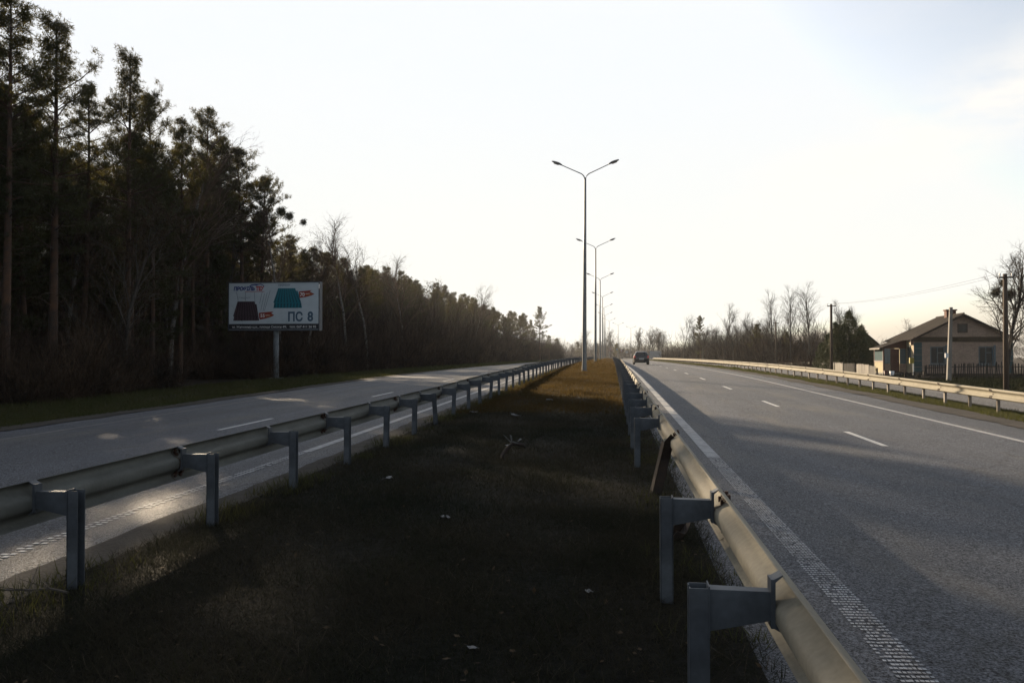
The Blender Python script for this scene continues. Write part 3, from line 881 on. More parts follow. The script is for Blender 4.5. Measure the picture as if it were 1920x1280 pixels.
thicket(520, (-34, -20.5), (72, 290), (3.5, 8.0), 330, M['brush'], 'undergrowth', 'brown leafless thicket along the far half of the wood', zf, w=.022, spread=1.8)
thicket(800, (-62, -33), (12, 260), (4, 9.5), 240, M['brush'], 'undergrowth', 'dark undergrowth deep inside the wood', zf, w=.04, spread=3)

# mistletoe balls
mb = needles(np.zeros((160, 3))+rng.normal(0, .16, (160, 3)), np.zeros((160, 3)), 8, .22, .035)
mball = tri_mesh('mistletoe', mb, M['mistletoe'])
for (u, v, Z, r_), lab in zip([(526, 396, 62, .9), (541, 405, 62, .8), (507, 376, 62, .6), (568, 416, 64, .6), (1868, 548, 54, .8), (1893, 552, 54, .9), (1882, 530, 54, .6)],
    ['mistletoe ball left of centre in the birch behind the billboard', 'ragged mistletoe clump right of the round one in the same birch', 'smallest highest mistletoe ball, nearest the pines',
     'small mistletoe ball hanging rightmost in the birch crown', 'green mistletoe clump left of the tall wooden pole by the house', 'green mistletoe clump right of the tall wooden pole by the house', 'upper mistletoe clump in the big bare tree by the house']):
    x, y = view(u, Z); o = link('mistletoe', mball, None, (x, y, view_h(v, Z))); o.scale = (r_,)*3; tag(o, lab, 'mistletoe', 'mistletoe balls in bare trees')

# ------------------------------------------------------------------ right side trees
far_b = [make_bare(41, 12, M['bark'], M['twig_far'], .38, .3, .8, levels=4, dens=1.0), make_bare(42, 9, M['bark'], M['twig_far'], .55, .2, .1), make_bare(43, 10, M['bark'], M['twig_far'], .35, .25, .2)]
for r_ in far_b: kids.update(kid_table(r_))
GR = 'trees beyond the right side road'
def pl(proto, u, Z, vtop, lab, cat, nm, sx=1.0, grp=GR):
    x, y = view(u, Z); return plant(proto, x, y, view_h(vtop, Z)-float(shape(x-float(curve(y)), y)), lab, cat, grp, name=nm, sx=sx)
pl(far_b[0], 1447, 118, 540, 'left of the three tall bare birches behind the pale fence', 'birch tree', 'birch_tree', .8)
pl(far_b[0], 1481, 112, 532, 'middle of the three tall bare birches behind the pale fence', 'birch tree', 'birch_tree', .8)
pl(far_b[0], 1519, 108, 528, 'right and tallest of the three bare birches behind the pale fence', 'birch tree', 'birch_tree', 1.0)
pl(far_b[2], 1368, 165, 566, 'slender bare tree standing out above the grove beyond the guardrail end', 'bare tree', 'bare_tree')
pl(far_b[2], 1402, 160, 584, 'thin bare tree right of the slender one in the grove', 'bare tree', 'bare_tree')
pl(far_b[1], 1280, 190, 588, 'lone crooked bare tree left of the grove', 'bare tree', 'bare_tree', .8)
pl(pines[3], 1314, 170, 590, 'dark pointed conifer at the left end of the grove', 'pine tree', 'pine_tree', .8)
pl(pines[5], 1420, 130, 608, 'dark conifer in the middle of the grove', 'pine tree', 'pine_tree')
pl(pines[5], 1475, 118, 622, 'low dark conifer under the bare birches', 'pine tree', 'pine_tree')
pl(far_b[1], 1510, 95, 620, 'dark round bare tree below the right birch', 'bare tree', 'bare_tree', 1.25)
pl(far_b[1], 1456, 100, 625, 'dark spreading bare tree below the left birch', 'bare tree', 'bare_tree', 1.2)
rt = random.Random(9)
for i in range(46):
    u = rt.uniform(1305, 1560); Z = rt.uniform(125, 210); v = rt.uniform(596, 625); k = rt.choice((0, 1, 2))
    pl(far_b[k], u, Z, v, '%s %s leafless tree of the grove %s' % ('tall' if v < 606 else 'low', ('upright', 'spreading', 'slender')[k],
       'at its left end' if u < 1370 else ('left of the three birches' if u < 1430 else ('behind the three birches' if u < 1525 else 'behind the wooden pole'))), 'bare tree', 'bare_tree', 1.15)
for i in range(9):
    u = 1197+rt.uniform(0, 50); Z = rt.uniform(300, 340)
    pl(rt.choice((far_b[0], far_b[2])), u, Z, rt.uniform(610, 622), 'bare tree in the round clump right of the car at the horizon', 'bare tree', 'bare_tree', 1.3)
for i in range(16):
    u = rt.uniform(1040, 1160); Z = rt.uniform(330, 430)
    pl(rt.choice(far_b+[pines[3]]), u, Z, rt.uniform(612, 645) if u > 1085 else rt.uniform(632, 650), 'distant hazy tree behind the line of lamps', 'tree', 'distant_tree', 1.4)
for u, Z, v, lab in [(1885, 54, 452, 'big spreading bare tree right of the house with mistletoe in it')]:
    big = make_bare(53, 11.5, M['bark'], M['twig'], .60, .25, -.25, dens=1.3, r0=.22); kids.update(kid_table(big))
    x, y = view(u, Z); big.location = (x, y, zf(x, y)); big.scale = (1.0,)*3; big.rotation_euler = (0, 0, .6)
    tag(big, lab, 'bare tree', GR); s_ = (view_h(v, Z)-zf(x, y))/big['height']; big.scale = (s_*1.05, s_*1.05, s_)
pl(far_b[1], 1925, 70, 610, 'bare tree at the right edge behind the house', 'bare tree', 'bare_tree', 1.5)
for u, v, lab in [(1700, 596, 'faint bare treetop behind the left end of the house roof'), (1570, 560, 'pale bare tree behind the garden evergreen'), (1600, 572, 'second pale bare tree rising behind the garden evergreen')]:
    pl(far_b[2], u, 105, v, lab, 'bare tree', 'bare_tree')

thicket(40, (20, 25), (84, 110), (1.0, 2.2), 240, M['brush'], 'undergrowth', 'garden brushwood behind the pale fences', zf, w=.02, spread=1.6)
thicket(200, (20, 34), (118, 240), (3.0, 6.2), 240, M['brush'], 'undergrowth', 'dark thicket beyond the right guardrail', zf, w=.03, spread=2.2)
pos = [(float(x), float(y), float(h)) for x, y, h in zip(rng.uniform(-60, 190, 260), rng.uniform(430, 620, 260), rng.uniform(5, 12, 260))]
pos = [(x-float(curve(y))+20, y, h) for x, y, h in pos]
thicket(len(pos), None, None, None, 260, M['twig_far'], 'distant_wood', 'distant hazy wood closing the horizon', zf, w=.12, spread=9, pos=pos)
thicket(60, (14, 26), (215, 300), (1.5, 4.0), 220, M['brush'], 'undergrowth', 'dark bushes beyond the end of the right guardrail', zf, w=.035, spread=2.5)

# garden evergreen: dense, several pointed tops
def evergreen(seed, H, w, mat, name):
    rd = np.random.default_rng(seed); root = empty(name)
    m = MB(); m.tube([(0, 0, -.2), (0, 0, H*.8)], [.12, .03], 6); m.build('trunk', M['bark'], root)
    C = []; D = []
    spires = [(0, 0, 1.0, 1.0)] + [(rd.uniform(-.75, .75)*w, rd.uniform(-.6, .6)*w, rd.uniform(.5, .88), rd.uniform(.45, .7)) for _ in range(9)]
    for sx, sy, sh, sw in spires:
        n = int(520*sw)
        t = rd.random(n)**.8; a = rd.uniform(0, 6.28, n)
        r = w*sw*(1-t)**.75*rd.uniform(.45, 1.0, n)*(1+.22*np.sin(a*5+t*14)) 
        z = H*sh*(t*.97+.02)
        c = np.column_stack([sx+r*np.cos(a), sy+r*np.sin(a), z]); C.append(c)
        D.append(np.column_stack([np.cos(a)*.5, np.sin(a)*.5, np.full(n, .8)]))
    V = needles(np.concatenate(C), np.concatenate(D), 9, .26, .05)
    link('crown', tri_mesh('crown', V, mat), root); root['height'] = H
    return root
ev = evergreen(3, 4.8, 2.0, M['juniper'], 'evergreen_tree'); kids.update(kid_table(ev))
x, y = view(1592, 76); ev.location = (x, y, zf(x, y)); s_ = (view_h(583, 76)-zf(x, y))/4.8; ev.scale = (s_*.9,)*2+(s_,)
tag(ev, 'bushy garden evergreen with pointed tops beside the wooden pole', 'evergreen', 'garden evergreens by the fence')
for u, Z, v, lab in [(1572, 80, 612, 'smaller evergreen left of the tall bushy one'), (1615, 82, 610, 'smaller evergreen right of the tall bushy one')]:
    x, y = view(u, Z); plant(ev, x, y, view_h(v, Z)-zf(x, y), lab, 'evergreen', 'garden evergreens by the fence', name='evergreen_tree')

# ------------------------------------------------------------------ grass
def blades(n, xr, yr, hr, w, mat, name, label, dens=None, lean=.5, zoff=0.0, kind='stuff'):
    x = rng.uniform(*xr, n); y = rng.uniform(*yr, n)
    if dens is not None:
        k = rng.random(n) < dens(x, y); x, y = x[k], y[k]
    n = len(x)
    clump = .55+.9*(np.sin(x*3.1+y*1.7)*np.sin(x*1.3-y*2.3)*.5+.5)*rng.random(n)
    h = rng.uniform(*hr, n)*clump
    b = np.column_stack([x+curve(y), y, shape(x, y)+zoff])
    a = rng.uniform(0, 6.28, n); s = np.column_stack([np.cos(a), np.sin(a), np.zeros(n)])*(w*rng.uniform(.6, 1.4, n))[:, None]
    l = rng.normal(0, lean, (n, 2))
    d = np.column_stack([l, np.ones(n)]); t = b+d*h[:, None]
    t[:, 2] = np.maximum(t[:, 2], b[:, 2]+.006)
    V = np.stack([b-s, b+s, t], 1).reshape(-1, 3)
    o = link(name, tri_mesh(name, V, mat)); tag(o, label, kind=kind); return o
dm = lambda x, y: np.clip(np.minimum((x+4.05)/.35, (.92-x)/.3), 0, 1)*(.35+.65*(np.sin(x*2.3+1)*np.sin(y*1.1+x)+1)/2)
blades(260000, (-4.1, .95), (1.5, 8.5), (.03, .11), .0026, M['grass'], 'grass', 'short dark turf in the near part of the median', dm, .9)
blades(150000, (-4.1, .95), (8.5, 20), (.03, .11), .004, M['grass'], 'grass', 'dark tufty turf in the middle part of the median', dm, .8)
blades(130000, (-4.1, .95), (20, 60), (.05, .16), .009, M['grass_far'], 'grass', 'turf of the median in the sun, sunlit brown in its colour', dm, .7)
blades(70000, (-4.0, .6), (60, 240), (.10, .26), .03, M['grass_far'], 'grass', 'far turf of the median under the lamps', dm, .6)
blades(42000, (-4.0, .85), (1.5, 14), (.03, .10), .0026, M['grass_dry'], 'grass', 'dry straw-coloured blades mixed into the near turf', lambda x, y: dm(x, y)*np.clip(np.sin(x*4.1+y)*np.sin(y*3.3-x*2)+.55, 0.05, 1), .9)
blades(30000, (-4.0, .85), (2, 16), (.03, .12), .003, M['garden'], 'grass', 'green moss-like tufts in the near turf', lambda x, y: dm(x, y)*(np.sin(x*3.1-y*2)*np.sin(y*1.7+x) > .25), .7)
blades(26000, (-4.15, -3.5), (2, 60), (.06, .18), .004, M['grass_green'], 'grass', 'taller green tufts along the left rail posts', lambda x, y: (np.sin(y*2.1)*np.sin(y*.77) > -.1)*.8, .4)
blades(16000, (.25, 1.0), (2, 60), (.06, .18), .004, M['grass_green'], 'grass', 'taller tufts along the middle rail posts', lambda x, y: (np.sin(y*2.7)*np.sin(y*.6) > .1)*.8, .5)
blades(1500, (-3.9, .7), (2.2, 30), (.10, .30), .0018, M['grass_dry'], 'dry_stalks', 'dry pale stalks standing in the median turf', None, .45)
dv = lambda x, y: np.clip(np.minimum((x-10.1+.25*np.sin(y*.9))/.4, (13.3-x)/.4), 0, 1)*.9
blades(150000, (9.8, 13.6), (6, 70), (.05, .17), .008, M['grass_green'], 'grass', 'green grass strip under the right guardrail', dv, .5)
blades(50000, (9.9, 13.4), (70, 240), (.12, .26), .03, M['grass_green'], 'grass', 'far end of the green strip under the right guardrail', dv, .5)
dl = lambda x, y: np.clip((-14.0-x-.2*np.sin(y*.7))/.5, 0, 1)
blades(110000, (-22, -13.9), (8, 70), (.05, .24), .011, M['grass_green'], 'grass', 'grass verge between left carriageway and wood', dl, .6)
blades(60000, (-21, -13.9), (70, 260), (.12, .34), .035, M['grass_green'], 'grass', 'far grass verge between left carriageway and wood', dl, .6)
blades(90000, (18, 34), (34, 75), (.05, .28), .016, M['garden'], 'grass', 'rough garden grass in front of the house', None, .6)

# fallen leaves and twigs in the turf
n = 900
x = rng.uniform(-3.9, .8, n); y = 2+rng.random(n)**1.6*26
c = np.column_stack([x, y, shape(x, y)+.035]); a = rng.normal(0, 1, (n, 3)); a[:, 2] *= .3; a /= np.linalg.norm(a, axis=1, keepdims=True)
bb = np.cross(a, [0, 0, 1.0]+rng.normal(0, .3, (n, 3))); bb /= np.linalg.norm(bb, axis=1, keepdims=True)
sz = rng.uniform(.008, .026, (n, 1)); V = np.stack([c-a*sz, c+bb*sz*.6, c+a*sz, c-bb*sz*.6], 1).reshape(-1, 3)
tag(link('fallen_leaves', np_mesh('fallen_leaves', V, np.arange(4*n).reshape(-1, 4), M['leaf_litter'])), 'brown fallen leaves scattered in the median turf', kind='stuff')

M['paper'] = material('white_scrap', (0.32, 0.32, 0.31), 0.8, var=(0.16, 0.16, 0.16), scale=20)
def scrap(u, v, size, lab, seed):
    rd = random.Random(seed)
    Z = 6.0
    for _ in range(30):
        X, Y = view(u, Z); zz = float(shape(X, Y))+.03; Z = (EYE-zz)*1550/(v-669)
    X, Y = view(u, Z)
    m = MB(); n = 4; g = {}
    for i in range(n):
        for j in range(n):
            g[i, j] = len(m.v); m.v.append(((i/3-.5)*size*rd.uniform(.7, 1.3), (j/3-.5)*size*.8*rd.uniform(.7, 1.3), rd.uniform(0, .4)*size))
    for i in range(n-1):
        for j in range(n-1): m.f.append((g[i, j], g[i+1, j], g[i+1, j+1], g[i, j+1]))
    o = m.build('litter_scrap', M['paper'], None, loc=(X, Y, zz), rot=(0, 0, rd.uniform(0, 3)))
    tag(o, lab, 'litter', 'pale litter scraps in the median turf')
for i, (u, v, s_, lab) in enumerate([
    (889, 1214, .055, 'small crumpled white scrap nearest the camera in the turf'), (728, 899, .12, 'white scrap left of centre near the third left rail post'),
    (968, 781, .20, 'pair of white scraps just behind the bent stick'), (1105, 1108, .06, 'flat grey scrap right of the dark bare patch'),
    
    (887, 774, .18, 'pale scrap far left in the middle of the turf'), 
    (1030, 752, .22, 'pale streak of litter at the edge of the sunlit turf'), (835, 970, .10, 'thin pale scrap on the dark turf in the foreground middle')]):
    scrap(u, v, s_, lab, i+50)

# bent stick with a torn plastic strip
Z = 11.9; X, Y = view(942, Z); z0 = float(shape(X, Y))
st = empty('bent_stick', (X, Y, z0)); tag(st, 'dark bent stick in the median turf with torn plastic on its tip', 'stick')
MB().tube([(-.02, 0, -.05), (.0, 0, .08), (.06, 0, .17), (.13, .02, .24), (.16, .02, .28)], [.035, .033, .03, .026, .015], 6).build('stem', M['rusty_post'], st, True)
MB().tube([(.12, .02, .24), (.2, .02, .25), (.30, .03, .235), (.33, .03, .19)], [.02, .028, .03, .012], 5).build('side_branch', M['rusty_post'], st, True)
m = MB()
for k, (x0, z0_, x1, z1) in enumerate([(.12, .26, .02, .37), (.13, .27, .12, .37), (.13, .25, .05, .22), (.14, .27, .24, .25), (.2, .26, .27, .32)]):
    m.add([(x0, 0, z0_), (x0+.015, -.01, z0_+.02), (x1+.02, -.03, z1), (x1-.015, .01, z1+.01)], [(0, 1, 2, 3)])
m.build('plastic_strip', M['paper'], st)

# fallen branch at the near left corner of the median
X, Y = P(-3.98, 5.3).x, 5.3
fb = MB(); rdb = random.Random(4); b0 = P(-3.6, 5.15, .03)
q = [b0+Vector((-.16*k, .05*math.sin(k), .02+.01*math.sin(k*2))) for k in range(9)]
fb.tube(q, [.009-.0008*k for k in range(9)], 5)
for k in range(1, 9):
    for s_ in (1, -1): fb.tube([q[k], q[k]+Vector((-.1+rdb.uniform(-.1, .05), s_*rdb.uniform(.05, .22), rdb.uniform(.02, .16)))], [.004, .0015], 3)
tag(fb.build('fallen_branch', M['bark']), 'thin fallen branch lying left of the nearest left rail post', 'branch')

# ------------------------------------------------------------------ billboard
M['board_white'] = material('board_print_white', (0.82, 0.92, 1.0), 0.5, var=(0.72, 0.82, 0.90), scale=1.5)
M['board_black'] = material('board_strip_dark', (0.016, 0.018, 0.028), 0.5)
M['board_frame'] = material('board_frame_metal', (0.10, 0.12, 0.15), 0.6, metal=0.1, var=(0.07, 0.08, 0.10), scale=3)
M['board_pole'] = material('board_pole_paint', (0.26, 0.29, 0.31), 0.6, var=(0.14, 0.16, 0.17), scale=2.5)
def flat(name, c, rough=.5): return material(name, c, rough)
M['p_navy'] = flat('print_navy', (0.02, 0.05, 0.30)); M['p_red'] = flat('print_dark_red', (0.60, 0.03, 0.04)); M['p_teal'] = flat('print_teal', (0.0, 0.24, 0.32))
M['p_teal2'] = flat('print_teal_light', (0.0, 0.11, 0.16)); M['p_brown'] = flat('print_maroon', (0.045, 0.022, 0.032)); M['p_brown2'] = flat('print_maroon_light', (0.10, 0.06, 0.08))
M['p_brush'] = flat('print_brush_red', (0.38, 0.035, 0.02)); M['p_orange'] = flat('print_brush_orange', (0.55, 0.16, 0.03)); M['p_blue'] = flat('print_slate_blue', (0.055, 0.13, 0.22))
M['p_white'] = flat('print_white', (1.2, 1.2, 1.2)); M['p_grey'] = flat('print_grey', (0.16, 0.19, 0.24)); M['p_line'] = flat('print_line_grey', (0.28, 0.33, 0.38))
BX, BY = -21.5, 50.8
bz = float(shape(BX, BY))
bb_ = empty('billboard', (BX, BY, bz)); tag(bb_, 'white advertising billboard on one post at the wood edge, showing maroon and teal roofing sheets', 'billboard')
T = 6.45-bz   # top above its ground
def bxz(cx, cy): return ((cx-150)*.006-3.0, T-(cy-175)*.0059)
m = MB(); m.box(-3.0, 3.0, .0, .05, T-3.0, T); m.build('panel', M['board_white'], bb_)
m = MB(); m.box(-3.0, 3.0, -.006, -.001, T-2.98, T-2.63); m.build('bottom_strip', M['board_black'], bb_)
m = MB(); m.box(-3.06, -3.0, -.03, .5, T-3.06, T+.06); m.box(3.0, 3.06, -.03, .5, T-3.06, T+.06); m.box(-3.0, 3.0, -.03, .5, T+.0, T+.06); m.box(-3.0, 3.0, -.03, .5, T-3.06, T-3.0)
m.build('frame', M['board_frame'], bb_)
m = MB(); m.box(-3.0, 3.0, .42, .47, T-3.0, T); m.build('back_panel', M['board_frame'], bb_)
m = MB(); m.tube([(.08, .24, -.4), (.08, .24, T-3.06)], [.19, .17], 12); m.box(-.3, .46, -.1, .58, -.1, .12); m.build('post', M['board_pole'], bb_, True)
m = MB(); m.tube([(3.03, -.06, T-.12), (3.03, -.06, T-.4)], [.05, .03], 8); m.build('edge_top_spot', M['p_white'], bb_)  # small white tube at the top of the right edge
def poly(name, pts, mat, d, parent=bb_):
    P_ = [bxz(*p) for p in pts]; n = len(P_)
    m = MB(); m.prism(P_, -d-.002, -d+.0, 'y'); return m.build(name, mat, parent)
def text(name, s, cx0, cx1, cy0, cy1, mat, d=.008, shear=0.0, bold=.0):
    c = bpy.data.curves.new('t', 'FONT'); c.body = s; c.size = 1; c.shear = shear; c.offset = bold; c.resolution_u = 3
    o = bpy.data.objects.new('t', c); col.objects.link(o)
    dg = bpy.context.evaluated_depsgraph_get(); me = bpy.data.meshes.new_from_object(o.evaluated_get(dg))
    bpy.data.objects.remove(o)
    co = np.empty(len(me.vertices)*3, np.float32); me.vertices.foreach_get('co', co); co = co.reshape(-1, 3)
    mn, mxx = co.min(0), co.max(0)
    x0, z1 = bxz(cx0, cy0); x1, z0 = bxz(cx1, cy1)
    X_ = (co[:, 0]-mn[0])/(mxx[0]-mn[0])*(x1-x0)+x0; Z_ = (co[:, 1]-mn[1])/(mxx[1]-mn[1])*(z1-z0)+z0
    me.vertices.foreach_set('co', np.column_stack([X_, np.full(len(X_), -d), Z_]).astype(np.float32).ravel()); me.update()
    me.materials.clear(); me.materials.append(mat)
    me.name = name
    return link(name, me, bb_)
text('lettering', 'ПРОФІЛЬ', 200, 440, 210, 260, M['p_navy'], shear=.15, bold=.06)
text('lettering', 'ТЕХ', 450, 545, 210, 260, M['p_red'], shear=.0, bold=.06)
text('lettering', 'СТАНДАРТ', 245, 390, 327, 350, M['p_grey'])
text('lettering', 'ПРЕМІУМ', 702, 832, 190, 212, M['p_blue'], bold=.01)
text('lettering', 'ПС', 812, 975, 488, 597, M['p_blue'], bold=.035)
text('lettering', '8', 1026, 1090, 488, 597, M['p_blue'], bold=.035)
text('lettering', 'м. Житомир-ц.к., площа Смоки 49;   тел: 067 411 26 95', 190, 1122, 640, 672, M['p_white'], d=.012, bold=.008)
poly('logo_arc', [(372, 210), (400, 190), (440, 184), (475, 186), (505, 183), (530, 195), (548, 212), (538, 212), (520, 198), (500, 192), (475, 196), (455, 205), (440, 198), (400, 204), (385, 212)], M['p_navy'], .004)
poly('logo_underline', [(330, 266), (548, 266), (548, 271), (330, 271)], M['p_red'], .004)
def sheet_print(top, step, bottom, yt, ym, yb, c1, c2):
    x0, x1 = top; X0, X1 = bottom
    poly('roofing_sheet_print', [(x0, yt), (x1, yt), (x1+8, yt+28), (step, yt+30), (X1-8, ym+8), (X1, yb), (X0, yb), (X0+8, ym+6), (X0-2, ym)], c1, .004)
    for k in range(9):
        a = x0+(x1-x0)*(k+.2)/9; b = a+(x1-x0)*.035; A = X0+(X1-X0)*(k+.2)/9; B = A+(X1-X0)*.05
        poly('sheet_rib_print', [(a, yt+2), (b, yt+2), (B, ym), (A, ym)], c2, .007)
        poly('sheet_rib_print', [(A+3, ym+8), (B+5, ym+8), (B, yb-3), (A, yb-3)], c2, .007)
sheet_print((245, 435), 460, (198, 490), 375, 535, 585, M['p_brown'], M['p_brown2'])
sheet_print((700, 890), 918, (648, 965), 235, 390, 450, M['p_teal'], M['p_teal2'])
poly('price_flash', [(486, 500), (600, 490), (650, 488), (625, 505), (658, 528), (620, 545), (560, 562), (500, 574), (490, 560)], M['p_brush'], .010)
poly('price_flash', [(930, 272), (1020, 264), (1075, 258), (1050, 275), (1104, 300), (1070, 316), (1000, 334), (936, 342)], M['p_brush'], .010)
poly('price_flash_glow', [(560, 520), (640, 524), (610, 540), (565, 545)], M['p_orange'], .013)
poly('price_flash_glow', [(1005, 292), (1075, 296), (1050, 312), (1008, 316)], M['p_orange'], .013)
text('lettering', '55', 504, 552, 514, 550, M['p_white'], .016, bold=.02); text('lettering', 'грн/м', 558, 605, 520, 534, M['p_white'], .017)
text('lettering', '70', 944, 995, 284, 326, M['p_white'], .016, bold=.02); text('lettering', 'грн/м', 1002, 1048, 288, 304, M['p_white'], .017)
for k, (a, b, c_, d_) in enumerate([(520, 270, 490, 400), (545, 290, 505, 470), (575, 280, 530, 480), (610, 255, 545, 480), (230, 270, 250, 370), (330, 275, 332, 370), (430, 275, 440, 395)]):
    poly('sketch_line_print', [(a, b), (a+5, b), (c_+5, d_), (c_, d_)], M['p_line'], .003)

# ------------------------------------------------------------------ car
M['car'] = material('car_dark_paint', (0.022, 0.024, 0.028), 0.22, spec=0.6); M['car_glass'] = material('car_glass', (0.02, 0.025, 0.028), 0.05, spec=0.7)
M['car_red'] = material('tail_light_red', (1.3, 0.10, 0.04), 0.2); M['plate'] = material('plate_white', (0.7, 0.7, 0.68), 0.5); M['rubber'] = material('tyre_rubber', (0.018, 0.018, 0.018), 0.9)
M['rim'] = material('wheel_rim', (0.45, 0.45, 0.46), 0.3, metal=0.8); M['car_plastic'] = material('car_bumper_plastic', (0.015, 0.015, 0.016), 0.6)
CY = 94.0
cp = P(3.38, CY)
car = empty('parked_car', cp); car.name = 'car'; tag(car, 'dark hatchback driving away on the right carriageway, seen from behind', 'car')
def ring(hw, z0, z1, wtop, belt):   # half ring of the body at one station
    pts = [(hw*.80, z0), (hw*.97, z0+.10), (hw, z0+.3), (hw*.99, belt-.08), (hw*.95, belt)]
    if z1 > belt+.05: pts += [(hw*.95*(1-.5)+wtop*.5, (belt+z1)*.5+.02), (wtop, z1-.07), (wtop*.86, z1-.015), (wtop*.4, z1+.005)]
    else: pts += [(hw*.9, belt+.012), (hw*.8, belt+.022), (hw*.6, belt+.03), (hw*.3, belt+.035)]
    return pts
st = [(0.0, .76, .30, .80, .70, .80), (.06, .84, .24, .95, .72, .94), (.22, .86, .22, 1.22, .66, .97), (.50, .865, .20, 1.43, .60, .97), (.9, .87, .2, 1.47, .61, .96), (1.7, .87, .2, 1.49, .62, .94),
      (2.4, .87, .2, 1.46, .60, .93), (2.9, .865, .2, 1.16, .64, .92), (3.2, .86, .2, .93, .7, .91), (3.7, .82, .22, .84, .6, .84), (3.98, .70, .28, .70, .5, .70)]
m = MB(); N = 18
for (yy, hw, z0, z1, wt, belt) in st:
    h = ring(hw, z0, z1, wt, belt)
    m.v += [(x_, yy, z_) for x_, z_ in h] + [(-x_, yy, z_) for x_, z_ in reversed(h)]
for i in range(len(st)-1):
    for k in range(N): m.f.append((i*N+k, i*N+(k+1) % N, (i+1)*N+(k+1) % N, (i+1)*N+k))
m.f.append(tuple(range(N))); m.f.append(tuple(range(len(st)*N-1, (len(st)-1)*N-1, -1)))
m.build('body', M['car'], car, True)
m = MB(); m.hexa([(-.70, .04, .98), (.70, .04, .98), (.70, .1, .98), (-.70, .1, .98), (-.56, .34, 1.36), (.56, .34, 1.36), (.56, .4, 1.36), (-.56, .4, 1.36)]); m.build('rear_window', M['car_glass'], car)
MB().tube([(0, .03, 1.0), (.12, .12, 1.13), (.28, .14, 1.16)], .008, 4).build('rear_wiper', M['car_plastic'], car)
MB().box(-.58, .58, .26, .42, 1.425, 1.455).build('spoiler', M['car'], car)
m = MB(); m.hexa([(-.84, -.05, .26), (.84, -.05, .26), (.86, .3, .26), (-.86, .3, .26), (-.82, -.07, .60), (.82, -.07, .60), (.865, .3, .60), (-.865, .3, .60)]); m.build('rear_bumper', M['car_plastic'], car)
for s in (-1, 1):
    m = MB(); m.hexa([(s*.62, -.02, .74), (s*.84, .02, .74), (s*.86, .2, .78), (s*.62, .08, .78), (s*.66, .05, .98), (s*.80, .07, 1.0), (s*.845, .24, .98), (s*.66, .12, .98)]); m.build('tail_light', M['car_red'], car)
    m = MB()
    for a, b in ((.62, 1.35), (1.42, 2.2)):
        m.hexa([(s*.845, a, .97), (s*.845, b, .97), (s*.82, b, .97), (s*.82, a, .97), (s*.665, a+.14, 1.38), (s*.655, min(b, 2.3), 1.39), (s*.62, b, 1.39), (s*.62, a+.14, 1.38)])
    m.build('side_window', M['car_glass'], car)
    MB().hexa([(s*.88, 2.45, .95), (s*1.02, 2.45, .97), (s*1.02, 2.53, .97), (s*.88, 2.53, .95), (s*.88, 2.45, 1.08), (s*1.0, 2.45, 1.09), (s*1.0, 2.53, 1.09), (s*.88, 2.53, 1.08)]).build('side_mirror', M['car'], car)
    for yy in (.72, 3.2):
        w_ = empty('wheel', (0, 0, 0)); w_.parent = car; w_.location = (s*.79, yy, .30)
        MB().tube([(-.10, 0, 0), (.10, 0, 0)], .305, 18).build('tyre', M['rubber'], w_, True)
        MB().tube([(s*.09, 0, 0), (s*.108, 0, 0)], .19, 12).build('rim', M['rim'], w_)
MB().box(-.26, .26, -.085, -.072, .70-.12, .70).build('licence_plate', M['plate'], car)
MB().tube([(.45, .05, .25), (.45, -.1, .25)], .03, 8).build('exhaust_pipe', M['rim'], car)
car.rotation_euler = (0, 0, 0)

# ------------------------------------------------------------------ house
M['brick'] = material('pale_brick', (0.56, 0.41, 0.31), 0.9, var=(0.42, 0.30, 0.225), scale=1.6, detail=6, fine=.25, fscale=9, bump=.2, bscale=12, stretch=(1, 1, 2.2))
M['plaster'] = material('yellow_plaster', (0.62, 0.54, 0.34), 0.9, var=(0.5, 0.43, 0.27), scale=2)
M['teal_paint'] = material('teal_render', (0.065, 0.13, 0.14), 0.85, var=(0.045, 0.10, 0.105), scale=3)
M['frieze'] = material('brown_frieze', (0.12, 0.085, 0.045), 0.9, var=(0.08, 0.055, 0.03), scale=5)
M['slate_roof'] = material('corrugated_roof', (0.072, 0.058, 0.048), 0.9, spec=.1, var=(0.046, 0.038, 0.033), scale=.9, detail=6, fine=.2, fscale=12)
M['timber_dark'] = material('dark_timber', (0.055, 0.038, 0.028), 0.9, var=(0.09, 0.06, 0.04), scale=4)
M['door_brown'] = material('brown_door_paint', (0.17, 0.055, 0.030), 0.6, var=(0.12, 0.04, 0.022), scale=3)
M['window_dark'] = material('dark_window_glass', (0.02, 0.024, 0.026), 0.12, spec=.25)
M['window_pale'] = material('curtained_window_glass', (0.22, 0.30, 0.32), 0.15, spec=.6)
M['win_paint'] = material('blue_grey_window_paint', (0.15, 0.21, 0.24), 0.6, var=(0.11, 0.16, 0.18), scale=6)
M['chimney_brick'] = material('red_chimney_brick', (0.20, 0.075, 0.045), 0.9, var=(0.13, 0.05, 0.03), scale=6)
M['concrete'] = material('pole_concrete', (0.36, 0.33, 0.29), 0.85, var=(0.27, 0.25, 0.22), scale=3, fine=.1)
M['wood_pole'] = material('weathered_pole_wood', (0.13, 0.085, 0.055), 0.9, var=(0.075, 0.05, 0.034), scale=3, stretch=(3, 3, .4))
M['fence_grey'] = material('weathered_plank', (0.36, 0.33, 0.28), 0.85, var=(0.24, 0.21, 0.17), scale=3, objrand=.25, stretch=(3, 3, .5))
M['fence_dark'] = material('dark_picket', (0.055, 0.047, 0.038), 0.9, var=(0.035, 0.03, 0.025), scale=3, objrand=.25)
HX, HY = 23.2, 67.0
hz = .20
house = empty('brick_house', (HX, HY, hz), R(-4.5)); tag(house, 'single-storey pale brick house with grey gabled roof, teal corners and brown porch', 'house')
W_, D_, E_ = 6.9, 8.2, 2.95      # width, depth, eave height
